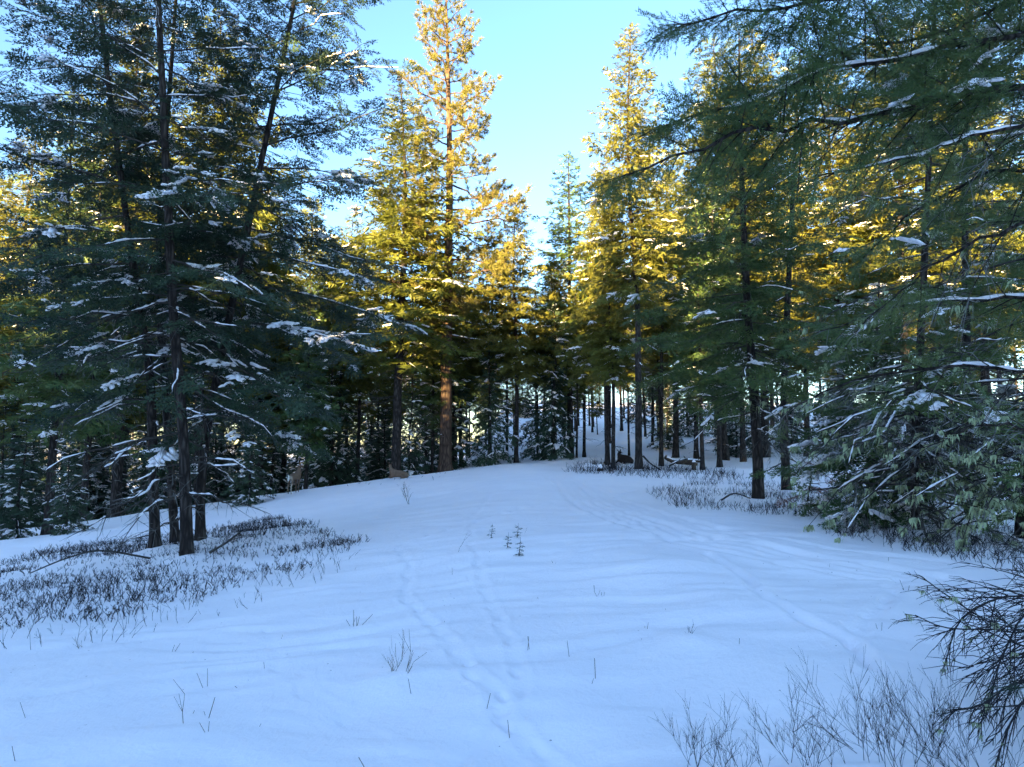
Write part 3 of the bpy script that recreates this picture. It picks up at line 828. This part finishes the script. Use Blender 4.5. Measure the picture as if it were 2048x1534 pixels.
tree('full', 657, 50, 452, 'short gold-topped fir peeping beyond the leaning fir of the near clump', w=1.0)
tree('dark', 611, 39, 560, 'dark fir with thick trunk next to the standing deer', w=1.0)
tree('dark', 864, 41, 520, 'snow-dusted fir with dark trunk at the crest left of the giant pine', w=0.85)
tree('wide', 922, 44, 500, 'sunlit fir close to the right side of the giant pine trunk', w=0.95)
tree('tall', 980, 46, 440, 'slim gold fir between giant pine and pointed sunlit fir', w=0.95)
tree('pole', 1086, 48, 560, 'thin dark pole fir left of the snowy young firs at the crest', w=1.0)
tree('pole', 1112, 45, 520, 'dark pole fir right of the snowy young firs at the crest', w=1.0)
tree('tall', 1168, 48, 540, 'sunlit fir with bare dark trunk before the bright snowfield gap', w=1.0)
tree('pole', 1322, 36, 380, 'dark bare-stemmed fir next to the fallen branch', w=1.1)
tree('tall', 1351, 44, 300, 'gold-crowned fir in the row behind the fallen log', w=1.1)
tree('pole', 1392, 42, 350, 'thin gold-crowned fir behind the thick trunk by the log heap', w=1.1)
tree('dark', 1439, 33, 330, 'green fir with slim trunk right of the fallen log heap', w=0.9)
tree('full', 1487, 38, 300, 'gold-tinted fir with slim trunk behind the stout lichen-hung fir', w=1.0)
tree('dark', 95, 24, 180, 'dark fir with snowy boughs nearest the left picture edge', w=1.0)
tree('dark', 165, 31, 330, 'dark fir behind the snowy boughs between picture edge and near clump', w=1.0)
tree('full', 230, 36, 60, 'gold-lit fir seen through the boughs of the near clump', w=1.2)
tree('wide', 400, 40, 40, 'gold-lit fir directly behind the trunks of the near clump', w=1.2)
tree('full', 520, 46, 330, 'gold-lit fir behind the leaning fir of the near clump', w=1.1)
tree('full', 20, 40, 250, 'gold-lit fir at the left picture edge behind dark boughs', w=1.2)
tree('young', 132, 22, 860, 'small snow-laden fir below the dark fir near the left edge', w=1.0)
tree('young', 35, 24, 820, 'small snow-laden fir right at the left picture edge', w=1.1)
tree('young', 660, 44, 700, 'young snowy fir behind the crest between the two tawny deer', w=1.0)
tree('young', 905, 43, 650, 'young snowy fir with white pads in front of the pine trunk', w=1.0)
tree('young', 980, 42, 640, 'young snowy fir with drooping pads at the crest centre', w=0.9)
tree('young', 1110, 43, 610, 'tallest of the snowy young firs before the dark pole firs', w=0.85)
tree('young', 1075, 45, 690, 'smaller snowy young fir beside the dark pole firs', w=0.8)
tree('young', 820, 40, 720, 'young snowy fir behind the lying tawny deer', w=0.9)
tree('young', 500, 30, 800, 'young snowy fir behind the low boughs of the leaning fir', w=1.0)

GF = 'firs of the deep forest behind the clearing'
def deep_label(px, D):
    where = ('seen past the left picture edge firs' if px < 180 else 'seen through the trunks of the near clump' if px < 480 else 'behind the leaning fir of the near clump' if px < 680 else
             'behind the broad golden fir' if px < 830 else 'behind the giant pine' if px < 960 else 'behind the pointed sunlit fir' if px < 1090 else 'round the bright snowfield gap' if px < 1250 else
             'behind the tallest slender fir' if px < 1380 else 'behind the fallen log heap' if px < 1520 else 'behind the stout lichen-hung fir' if px < 1680 else 'behind the young snowy fir' if px < 1850 else 'beyond the lichen-draped firs near the edge')
    return ('first-row ' if D < 58 else 'mid-depth ' if D < 84 else 'farthest ') + 'forest fir ' + where
rf = random.Random(77)
for row, (D0, n, spread) in enumerate([(52, 17, 1.0), (62, 18, 1.0), (76, 20, 1.0), (95, 30, 1.0), (120, 34, 1.0)]):
    for i in range(n):
        px = -160 + 2370 * (i + rf.random() * 0.9) / n
        D = D0 * rf.uniform(0.92, 1.12)
        if 1120 < px < 1230 and D < 90 and rf.random() < 0.5: continue
        lim = 640 if 690 < px < 1330 else 420
        kd = rf.choice(['full', 'tall', 'wide', 'dark', 'pole', 'pole', 'tall'])
        if D0 > 60 and rf.random() < 0.5: kd = 'young'
        tree(kd, px, D, (lim + rf.uniform(-60, 110) - (40 if px < 500 else 0)) if kd != 'young' else rf.uniform(640, 740), deep_label(px, D).replace('forest fir', {'full': 'conical', 'tall': 'bare-stemmed', 'wide': 'broad', 'dark': 'green', 'pole': 'pole-thin', 'young': 'low-branched'}[kd] + ' forest fir'), GF, w=rf.uniform(0.95, 1.25))
for i in range(38):
    px = rf.choice([rf.uniform(1085, 1500), rf.uniform(620, 1120)]) if i < 22 else rf.uniform(1120, 1560); D = rf.uniform(43, 72) if i < 22 else rf.uniform(52, 98)
    tree('pole', px, D, rf.uniform(430, 620), deep_label(px, D).replace('forest fir', 'extra-slender dark-stemmed forest fir'), GF, w=rf.uniform(0.8, 1.1))
GY = 'small snowy firs under the deep forest'
for i in range(34):
    px = -60 + 1180 * (i + rf.random()) / 26 if i < 20 else 1240 + 800 * rf.random()
    dy, ty = (rf.uniform(46, 58) if px > 500 else rf.uniform(34, 50)), rf.uniform(740, 830)
    tree('young', px, dy, ty, deep_label(px, 60).replace('mid-depth forest fir', ('taller ' if ty < 770 else 'middling ' if ty < 800 else 'lowest ') + 'snow-dusted understorey fir'), GY, w=rf.uniform(0.9, 1.4))

# the giant pine
def giant_pine():
    D = 40; p = at(890, D); H = top_z(-70, D) - p[2]
    root = empty('pine_tree', p); tag(root, 'giant orange-barked pine with tufted needles, its top cut by the picture edge', 'tree')
    x1 = (893 - 890) / FPX * D
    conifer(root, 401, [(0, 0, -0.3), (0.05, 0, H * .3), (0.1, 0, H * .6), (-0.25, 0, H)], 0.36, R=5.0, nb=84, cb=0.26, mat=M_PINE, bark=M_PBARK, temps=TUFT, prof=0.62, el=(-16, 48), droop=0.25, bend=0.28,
            lowtaper=0.55, S=14, K=30, sides=5, twig_sides=3, tuft=True, fl=0.30, sp=0.11, bl=0.34, lmin=0.25, lmax=1.1, bare=0.42, hang=0.1, allround=True, snow=0.0, strip=0.2, dead=16, dead_len=2.2, dtw=2, twr=0.012, br=0.028, leafy=0.95)
giant_pine()

# dead reddish young fir
root = empty('dead_young_fir', at(1612, 15.5)); tag(root, 'dead rust-red young fir branchlets at the foot of the young snowy fir', 'dead tree')
conifer(root, 501, [(0, 0, -0.1), (0.1, 0, 0.5), (0.25, 0, 1.0)], 0.018, R=0.75, nb=16, cb=0.15, mat=M_RUST, fl=0.26, sp=0.12, snow=0, strip=0.2, S=7, K=10, lmax=0.35)

# ------------------------------------------------------------------ forest on the rise behind the camera (shades the clearing)
def forest_behind():
    rng = random.Random(9); mb = MB(); perp = np.array([-SUNDIR[1], SUNDIR[0]])
    for k in range(420):
        d = rng.uniform(48, 84); l = rng.uniform(-120, 120)
        c = SUNDIR * d + perp * l
        z0 = float(base_h(c[0], c[1])); top = 14.3 + math.tan(SUN_EL) * d + rng.uniform(-3.2, 0.9); h = top - z0
        if h < 5: continue
        S = 9; n = 9
        for i in range(n):
            t0 = 0.06 + 0.94 * i / n; t1 = min(1.0, t0 + 0.2); r = 2.6 * (1 - t0) ** 0.8 + 0.1
            a = np.arange(S) * 2 * math.pi / S + rng.random(); rr = r * np.array([rng.uniform(0.6, 1.2) for _ in range(S)])
            ring = np.stack([c[0] + rr * np.cos(a), c[1] + rr * np.sin(a), np.full(S, z0 + h * t0)], -1)
            mb.add(np.vstack([ring, [c[0], c[1], z0 + h * t1]]), tris=[[j, (j + 1) % S, S] for j in range(S)])
    o = mb.build('forest', M_SPRUCE); tag(o, 'dark conifer forest on the rise facing the clearing', 'forest', kind='stuff')
forest_behind()

# ------------------------------------------------------------------ bare shrubs, undergrowth and dry stems
def stick(segs, rng, p, d, L, r, depth, spread=0.6, kids=(1, 3), up=0.2, long=False):
    q = p; dd = d
    k = 3 if depth > 1 and long else 2 if depth else 1
    for i in range(k):
        nd = nrm(dd + np.array([rng.uniform(-.27, .27), rng.uniform(-.27, .27), rng.uniform(-.15, .18)])); e = q + nd * L / k
        segs.append((q, e, r * (1 - 0.25 * i), r * (1 - 0.25 * (i + 1)))); q = e; dd = nd
        if depth > 0:
            for _ in range(rng.randint(*kids)):
                kd = nrm(dd + np.array([rng.uniform(-1, 1), rng.uniform(-1, 1), rng.uniform(-0.3, 0.8)]) * spread + [0, 0, up * 0.3])
                stick(segs, rng, q, kd, L * rng.uniform(0.4, 0.7), r * 0.6, depth - 1, spread, kids, up)

def seg_mesh(segs, S=3):
    mb = MB()
    tubes(mb, np.array([[a, b] for a, b, _, _ in segs]), np.array([[c, d] for _, _, c, d in segs]), S)
    return mb

def in_poly(x, y, poly):
    ins = False; n = len(poly)
    for i in range(n):
        x1, y1 = poly[i]; x2, y2 = poly[(i + 1) % n]
        if (y1 > y) != (y2 > y) and x < (x2 - x1) * (y - y1) / (y2 - y1) + x1: ins = not ins
    return ins

def undergrowth(name, label, poly, n, h, r, depth, seed, mat, dens=0.0, spread=0.6):
    rng = random.Random(seed); segs = []; W = [gp(*p)[:2] for p in poly]
    lo = np.min(W, 0); hi = np.max(W, 0); c = 0; tries = 0
    while c < n and tries < n * 30:
        tries += 1
        x = rng.uniform(lo[0], hi[0]); y = rng.uniform(lo[1], hi[1])
        if not in_poly(x, y, W): continue
        f = float(vnoise(x / 0.9, y / 0.9, seed)) + 0.5 * float(vnoise(x / 0.3, y / 0.3, seed + 1))
        if f < dens + rng.uniform(-0.25, 0.25): continue
        z = float(soft_h(x, y)); hh = h * rng.uniform(0.4, 1.3) * (1 + 0.8 * max(f, 0))
        stick(segs, rng, np.array([x, y, z - 0.03]), nrm(np.array([rng.gauss(0, .45), rng.gauss(0, .45), 1])), hh, r, depth, spread, (1, 2))
        c += 1
    o = seg_mesh(segs).build(name, mat); tag(o, label, 'undergrowth', kind='stuff')
    return o

undergrowth('undergrowth', 'dense dark leafless low shrubs round the foot of the near clump', [(-60, 1140), (140, 1085), (300, 1075), (560, 1030), (600, 1060), (740, 1085), (640, 1130), (480, 1185), (330, 1225), (120, 1255), (-60, 1275)], 1600, 0.085, 0.0058, 2, 61, M_SHRUB, 0.02, 1.0)
undergrowth('undergrowth', 'fine blue-black twiggy ground cover under the near clump', [(-60, 1150), (140, 1090), (300, 1080), (560, 1035), (720, 1088), (620, 1128), (480, 1180), (330, 1215), (120, 1250), (-60, 1268)], 4200, 0.08, 0.0052, 1, 67, M_SHRUB, -0.04, 1.1)
undergrowth('undergrowth', 'sparse dry stalks fringing the low shrubs of the near clump', [(-60, 1200), (400, 1180), (760, 1070), (640, 1180), (420, 1240), (200, 1290), (-60, 1310)], 240, 0.16, 0.003, 1, 62, M_SHRUB, -0.2)
undergrowth('undergrowth', 'grey dry grass poking through snow round the stout lichen-hung fir', [(1290, 985), (1400, 962), (1560, 968), (1700, 1000), (1680, 1030), (1480, 1032), (1350, 1015)], 1300, 0.13, 0.0045, 1, 63, M_SHRUB, -0.1)
undergrowth('undergrowth', 'thin dry grass along the crest beside the tallest slender fir', [(1130, 945), (1180, 925), (1290, 938), (1440, 945), (1500, 962), (1330, 962), (1200, 950)], 1100, 0.22, 0.006, 1, 64, M_SHRUB, -0.2)
undergrowth('undergrowth', 'dry twigs and litter under the lichen-hung firs near the edge', [(1640, 1070), (1750, 1050), (1900, 1050), (2080, 1060), (2080, 1150), (1900, 1120), (1760, 1090)], 560, 0.12, 0.0048, 2, 65, M_SHRUB, -0.12, 0.9)
undergrowth('undergrowth', 'dark litter and short stalks round the lying tawny deer', [(690, 975), (760, 952), (860, 945), (960, 930), (965, 940), (860, 962), (780, 975)], 600, 0.12, 0.007, 1, 66, M_SHRUB, -0.1)

def shrub(name, label, px, py, n, h, r, depth, seed, mat, group=None, lean=(0, 0), spread=0.6, foot=0.06, cat='shrub', kids=(1, 2)):
    rng = random.Random(seed); b = gp(px, py); segs = []
    for i in range(n):
        d = nrm(np.array([rng.gauss(lean[0], .35), rng.gauss(lean[1], .3), 1]))
        stick(segs, rng, np.array([rng.uniform(-foot, foot), rng.uniform(-foot, foot), -0.05]), d, h * rng.uniform(0.6, 1.15), r, depth, spread, kids, long=True)
    o = seg_mesh(segs, 4).build(name, mat); o.location = tuple(b); tag(o, label, cat, group)
    return o

BS = 'leafless shrubs in the near snow corner'
for i, (px, py, n, h, lab) in enumerate([
        (1385, 1545, 7, 0.30, 'leafless shrub farthest from the dead boughs along the bottom edge'),
        (1500, 1560, 6, 0.30, 'thin leafless shrub second from the centre along the bottom edge'),
        (1640, 1530, 9, 0.36, 'dense dark leafless shrub mid-way along the bottom snow corner'),
        (1720, 1500, 9, 0.38, 'tall arching leafless shrub just left of the dead boughs'),
        (1800, 1560, 9, 0.36, 'leafless shrub at the bottom edge below the dead boughs'),
        (1880, 1480, 8, 0.34, 'leafless shrub whose stems tangle with the low dead boughs'),
        (1960, 1560, 8, 0.36, 'leafless shrub in the extreme bottom corner under dead boughs')]):
    shrub('bare_shrub', lab, px, py, n, h * 0.78, 0.0018, 2, 700 + i, M_SHRUB, BS, (-0.25, 0.0), 0.62, 0.14, kids=(1, 3))
SG = 'single dry stems poking out of the snow'
STEMS = [
    (710, 1258, 5, 0.26, 0, 'cluster of upright dry stems in mid snow below the low shrubs'),
    (773, 1362, 2, 0.20, 2, 'small branching dry plant beside a slanted twin stem in the near snow'),
    (795, 1362, 2, 0.24, 1, 'slanted twin dry stem next to the small branching dry plant'),
    (1182, 1356, 1, 0.28, 0, 'long slanting dry stem alone right of the deer trail'),
    (1385, 1282, 2, 0.12, 2, 'small dark forked twig right of the snow hump'),
    (1205, 1198, 3, 0.12, 1, 'pale tufted seed stalk left of the snow hump'),
    (912, 1108, 1, 0.26, 1, 'upright forked twig left of the four dark seedlings'),
    (818, 1008, 2, 0.45, 2, 'tiny bare larch-like sapling alone on the upper snow'),
    (1815, 1185, 3, 0.16, 0, 'three-stemmed dry stalk beside the curved footprint trail'),
    (415, 1432, 1, 0.24, 0, 'long curved dry stem in the near left snow'),
    (372, 1445, 1, 0.20, 1, 'slanted dry stem with a side twig in the near left snow'),
    (26, 1515, 1, 0.20, 0, 'curved dry stem in the bottom left snow corner'),
    (730, 1534, 1, 0.20, 0, 'leaning dry stem cut by the bottom edge left of the trail'),
    (247, 1355, 1, 0.10, 0, 'short upright dry stem in the near left snow'),
    (168, 1295, 3, 0.12, 1, 'short tufted dry plant below the low shrubs at left'),
]
for i, (px, py, n, h, dep, lab) in enumerate(STEMS):
    shrub('dry_plant', lab, px, py, n, h, 0.0028 if px != 818 else 0.008, dep, 740 + i, M_STEM if px != 1385 else M_SHRUB, None, (random.Random(i).uniform(-.4, .4), 0), 0.7, 0.03, 'stem')
for i, (px, py, lab) in enumerate([(981, 1078, 'left dark seedling of the four in mid clearing'), (1033, 1077, 'tallest dark seedling, farthest of the four in mid clearing'),
                                   (1013, 1098, 'slim dark seedling in the middle of the four in mid clearing'), (1037, 1109, 'dark seedling nearest of the four in mid clearing')]):
    b = gp(px, py); root = empty('fir_seedling', b); tag(root, lab, 'seedling', 'four dark fir seedlings')
    conifer(root, 760 + i, [(0, 0, -0.05), (0.02, 0, 0.10), (0.03, 0, 0.24)], 0.005, R=0.05, nb=11, cb=0.08, fl=0.05, sp=0.03, lmax=0.06, lmin=0.03, S=5, K=6, snow=0.3, strip=0, br=0.003, rtip=0.002, twr=0.003, flare=0)
rs = random.Random(31)
MS = 'scattered thin dry stalks across the snow'
def weed_label(px, py):
    a = 'bottom left corner snow' if px < 300 else 'snow below the low shrubs' if px < 640 else 'snow left of the deer trail' if px < 940 else 'snow right of the deer trail' if px < 1240 else 'snow by the hump' if px < 1520 else 'snow near the curved footprints'
    return 'thin dry stalk on the ' + ('upper ' if py < 1120 else 'middle ' if py < 1290 else 'near ') + a
for i in range(46):
    px = rs.uniform(20, 1850); py = rs.uniform(1010, 1480)
    if px < 700 and py < 1230: py += 200
    shrub('dry_weed', weed_label(px, py), px, min(py, 1500), rs.choice([1, 1, 2]), rs.uniform(0.06, 0.16), 0.0022, 0, 800 + i, M_STEM, MS, (rs.uniform(-.5, .5), 0), 0.5, 0.02, 'stalk')

# ------------------------------------------------------------------ fallen wood at the forest edge
def log(name, label, pts, r, seed, snow=True, cat='log', mat=None, twigs=0):
    P = curve_path(np.array(pts), 12); base = P[0].copy(); rng = random.Random(seed)
    root = empty(name, base); tag(root, label, cat)
    R = r * np.linspace(1, 0.55, 12) * np.array([rng.uniform(0.9, 1.1) for _ in range(12)])
    mb = MB(); tubes(mb, (P - base)[None], R[None], 9, True); mb.build('wood', mat or M_LOG, root, True)
    for k in range(twigs):
        i = rng.randint(3, 11); q = P[i] - base; d = nrm(np.array([rng.uniform(-1, 1), rng.uniform(-1, 1), rng.uniform(0, .8)])); l = rng.uniform(0.2, 0.6)
        m2 = MB(); tubes(m2, np.array([[q, q + d * l * .5, q + d * l]]), np.array([[r * .35, r * .25, r * .1]]), 5); m2.build('snag', mat or M_LOG, root, True)
    if snow:
        m3 = MB(); PP = (P - base)[1:-1] + np.array([0, 0, 1.0]) * (R[1:-1, None] * 0.7)
        tubes(m3, PP[None], (R[1:-1] * 0.85 * np.array([0.3] + [rng.uniform(.7, 1.1) for _ in range(8)] + [0.3]))[None], 8, True); m3.build('snow_cap', M_SNOW, root, True)
    return root
def gz(px, D, dz): p = at(px, D); return p + [0, 0, dz]
log('fallen_log', 'snow-capped fallen log sloping behind the dark bare-stemmed fir', [gz(1332, 35, 0.5), gz(1350, 34.5, 0.28), gz(1395, 34, 0.12)], 0.13, 1, True, 'log', None, 2)
log('fallen_log', 'short snow-topped log resting level by the thick trunk', [gz(1362, 31.5, 0.34), gz(1385, 31.3, 0.37), gz(1408, 31.2, 0.34)], 0.10, 2, True, 'log', None, 3)
log('fallen_branch', 'thin dark fallen branch slanting from the tallest slender fir', [gz(1287, 31, 0.6), gz(1300, 30.5, 0.3), gz(1320, 30, 0.05)], 0.045, 3, False, 'branch', M_TWIG)
log('fallen_branch', 'thin dead branch propped in front of the snow-topped log', [gz(1338, 30.5, 0.18), gz(1358, 30.4, 0.42), gz(1376, 30.4, 0.5)], 0.05, 4, True, 'branch', M_TWIG, 2)
log('fallen_branch', 'arched dead branch lying left of the stout lichen-hung fir foot', [gz(1442, 17.6, 0.02), gz(1470, 17.6, 0.2), gz(1505, 17.6, 0.06)], 0.022, 5, False, 'branch', M_TWIG, 3)
log('fallen_branch', 'long dead branch lying across the low shrubs beside the near clump', [gz(420, 12.4, 0.1), gz(450, 12.3, 0.25), gz(478, 12.3, 0.42)], 0.025, 6, False, 'branch', M_TWIG, 2)
log('fallen_branch', 'long thin dead branch arching over the shrubs left of the near clump', [gz(300, 12.5, 0.1), gz(200, 12.5, 0.35), gz(130, 12.4, 0.3), gz(60, 12.2, 0.15)], 0.02, 7, False, 'branch', M_TWIG, 6)

def stump(label, px, D, r, h, cap):
    p = at(px, D); root = empty('stump', p); tag(root, label, 'stump')
    mb = MB(); S = 12; rng = random.Random(int(px)); K = 5
    P = np.array([[0, 0, -0.1 + (h + 0.1) * k / (K - 1)] for k in range(K)]); tubes(mb, P[None], np.array([[r * 1.35, r * 1.15, r, r * .97, r * .95]]), S, True)
    mb.v[0] = mb.v[0] * np.array([[rng.uniform(.92, 1.08)] * 2 + [1] for _ in range(len(mb.v[0]))])
    mb.build('wood', M_LOG, root, True)
    m2 = MB(); place(m2, BV, BT, [[0, 0, h + cap * .35]], [[1, 0, 0]], np.zeros(1), np.array([[r * 1.12, r * 1.12, cap]])); o = m2.build('snow_cap', M_SNOW, root, True)
    s = o.modifiers.new('s', 'SUBSURF'); s.levels = 2; s.render_levels = 2
stump('small dark stump with a round snow cap left of the tallest slender fir', 1200, 30.5, 0.14, 0.12, 0.16)
stump('broken stump with snow cap under the level snow-topped log', 1388, 31.0, 0.10, 0.35, 0.08)

# ------------------------------------------------------------------ deer
def mat_deer(name, coat, dark, pale):
    m, nt, out = new_mat(name)
    tc = nt.nodes.new('ShaderNodeTexCoord'); n = noise_node(nt, 9, 4, tc.outputs['Object'])
    sep = nt.nodes.new('ShaderNodeSeparateXYZ'); nt.links.new(tc.outputs['Object'], sep.inputs[0])
    r = ramp_node(nt, n.outputs['Fac'], [(0.3, dark), (0.7, coat)])
    b = nt.nodes.new('ShaderNodeBsdfPrincipled'); b.inputs['Roughness'].default_value = 0.85; b.inputs['Specular IOR Level'].default_value = 0.15
    mp = nt.nodes.new('ShaderNodeMapRange'); mp.inputs['From Min'].default_value = -0.47; mp.inputs['From Max'].default_value = -0.55
    nt.links.new(sep.outputs['X'], mp.inputs['Value'])
    mx = nt.nodes.new('ShaderNodeMix'); mx.data_type = 'RGBA'
    nt.links.new(mp.outputs[0], mx.inputs['Factor']); nt.links.new(r.outputs[0], mx.inputs['A']); mx.inputs['B'].default_value = (*pale, 1)
    nt.links.new(mx.outputs['Result'], b.inputs['Base Color']); nt.links.new(b.outputs[0], out.inputs['Surface'])
    return m
M_DEER = mat_deer('tawny_coat', (0.20, 0.125, 0.08), (0.12, 0.075, 0.05), (0.45, 0.36, 0.27))
M_DEERD = mat_deer('dark_coat', (0.035, 0.022, 0.018), (0.022, 0.015, 0.012), (0.05, 0.035, 0.03))
M_PALE = mat_plain('pale_fur', (0.75, 0.68, 0.58), 0.9, 0.1)
M_BLACK = mat_plain('dark_nose', (0.012, 0.010, 0.010), 0.5, 0.1)

def skin_body(name, verts, edges, radii, mat, parent):
    me = bpy.data.meshes.new(name); me.from_pydata(verts, edges, []); me.update(); me.materials.append(mat)
    o = bpy.data.objects.new(name, me); COL.objects.link(o); o.parent = parent
    bpy.context.view_layer.objects.active = o
    m = o.modifiers.new('skin', 'SKIN'); m.use_smooth_shade = True
    for i, r in enumerate(radii):
        sk = me.skin_vertices[0].data[i]; sk.radius = (r if isinstance(r, tuple) else (r, r)); sk.use_root = (i == 0)
    s = o.modifiers.new('sub', 'SUBSURF'); s.levels = 2; s.render_levels = 2
    return o

def ear(parent, c, d, l, mat):
    mb = MB(); d = nrm(np.array(d, float)); s = nrm(np.cross(d, [0.3, 0.2, 1])); n = np.cross(d, s); V = []; K = 6
    for i in range(K):
        t = i / (K - 1); w = l * 0.26 * math.sin(math.pi * min(1, t * 0.85 + 0.15)); q = np.array(c) + d * l * t
        V += [q - s * w, q + n * w * 0.6, q + s * w, q - n * w * .15]
    Q = [[i * 4 + j, i * 4 + (j + 1) % 4, i * 4 + 4 + (j + 1) % 4, i * 4 + 4 + j] for i in range(K - 1) for j in range(4)]
    mb.add(V, quads=Q); mb.build('ear', mat, parent, True)

def small_ball(name, c, r, mat, parent):
    mb = MB(); place(mb, BV, BT, [c], [[1, 0, 0]], np.zeros(1), np.array([r])); mb.build(name, mat, parent, True)

def standing_deer():
    p = at(588, 31.5); root = empty('deer', p, math.radians(84)); tag(root, 'tawny deer standing with pale rump turned, beside a thick trunk at the forest edge', 'deer')
    root.scale = (0.98,) * 3
    v = [(-.38, 0, .80), (-.10, 0, .78), (.20, 0, .77), (.42, 0, .83), (.54, .02, 1.02), (.60, .05, 1.20), (.56, -.06, 1.27), (.50, -.17, 1.22), (-.55, 0, .78)]
    e = [(0, 1), (1, 2), (2, 3), (3, 4), (4, 5), (5, 6), (6, 7), (0, 8)]
    r = [(.155, .17), (.15, .18), (.145, .175), (.14, .16), .105, .082, .082, .042, .10]
    for sx, hind in ((-.42, 1), (.36, 0)):
        for sy in (-1, 1):
            b = len(v); f = 0.05 * sy
            if hind: pts = [(sx - .02, .095 * sy, .66), (sx + .06 + f, .10 * sy, .50), (sx - .10 + f, .095 * sy, .33), (sx - .06 + f, .095 * sy, .06), (sx - .03 + f, .095 * sy, 0.0)]; rr = [.085, .058, .032, .022, .028]
            else: pts = [(sx, .085 * sy, .62), (sx - .02 + f, .085 * sy, .42), (sx + f, .085 * sy, .30), (sx + f, .085 * sy, .06), (sx + .03 + f, .085 * sy, 0.0)]; rr = [.06, .036, .028, .02, .026]
            v += pts; r += rr; e += [((0 if hind else 3), b)] + [(b + k, b + k + 1) for k in range(4)]
    o = skin_body('body', v, e, r, M_DEER, root)
    ear(root, (.60, -.02, 1.31), (.25, .5, .75), .17, M_DEER); ear(root, (.51, -.04, 1.31), (-.45, -.1, .75), .17, M_DEER)
    mb = MB(); place(mb, BV, BT, [[-.655, 0, .70], [-.64, 0, .80]], [[-.2, 0, -1], [-.2, 0, -1]], np.zeros(2), np.array([[.15, .055, .03], [.07, .04, .03]])); mb.build('tail', M_PALE, root, True)
    small_ball('nose', (.475, -.215, 1.205), .02, M_BLACK, root)
    for s in (-1, 1): small_ball('eye', (.555 + .05 * s, -.09 + .02 * s, 1.29), .014, M_BLACK, root)
standing_deer()

def lying_deer(label, px, D, rz, mat, sc, nk=1.0):
    p = at(px, D); root = empty('deer', p, rz); tag(root, label, 'deer'); root.scale = (sc,) * 3
    v = [(-.38, 0, .22), (-.10, 0, .25), (.20, 0, .26), (.40, 0, .30), (.50, -.02, .50), (.54, -.04, .66), (.56, -.12, .72), (.56, -.24, .67), (-.54, 0, .18)]
    nz = lambda z: .30 + (z - .30) * nk
    v = [(a, b, nz(c) if a > .45 else c) for a, b, c in v]
    e = [(0, 1), (1, 2), (2, 3), (3, 4), (4, 5), (5, 6), (6, 7), (0, 8)]
    r = [(.17, .19), (.18, .21), (.17, .20), (.14, .16), .10, .08, .082, .042, .10]
    for sy in (-1, 1):
        b = len(v); v += [(-.34, .15 * sy, .14), (-.12, .20 * sy, .09), (-.36, .22 * sy, .05), (-.12, .25 * sy, .03)]; r += [.09, .05, .03, .024]; e += [(0, b), (b, b + 1), (b + 1, b + 2), (b + 2, b + 3)]
        b = len(v); v += [(.40, .11 * sy, .13), (.58, .13 * sy, .06), (.40, .15 * sy, .03)]; r += [.06, .032, .024]; e += [(3, b), (b, b + 1), (b + 1, b + 2)]
    skin_body('body', v, e, r, mat, root)
    ear(root, (.60, -.08, nz(.76)), (.5, .15, .75), .17, mat); ear(root, (.50, -.08, nz(.76)), (-.5, .15, .75), .17, mat)
    mb = MB(); place(mb, BV, BT, [[-.63, 0, .16]], [[-.3, 0, -1]], np.zeros(1), np.array([[.10, .05, .03]])); mb.build('tail', M_PALE if mat is M_DEER else mat, root, True)
    small_ball('nose', (.56, -.285, nz(.655)), .02, M_BLACK, root)
    for s in (-1, 1): small_ball('eye', (.56 + .05 * s, -.15, nz(.735)), .014, M_BLACK, root)
lying_deer('tawny deer lying on the snow with head raised under the broad golden fir', 799, 33.0, math.radians(172), M_DEER, 0.9)
lying_deer('very dark deer lying with ears up between trunks at the track bend', 1250, 37.0, math.radians(118), M_DEERD, 1.1, 0.62)
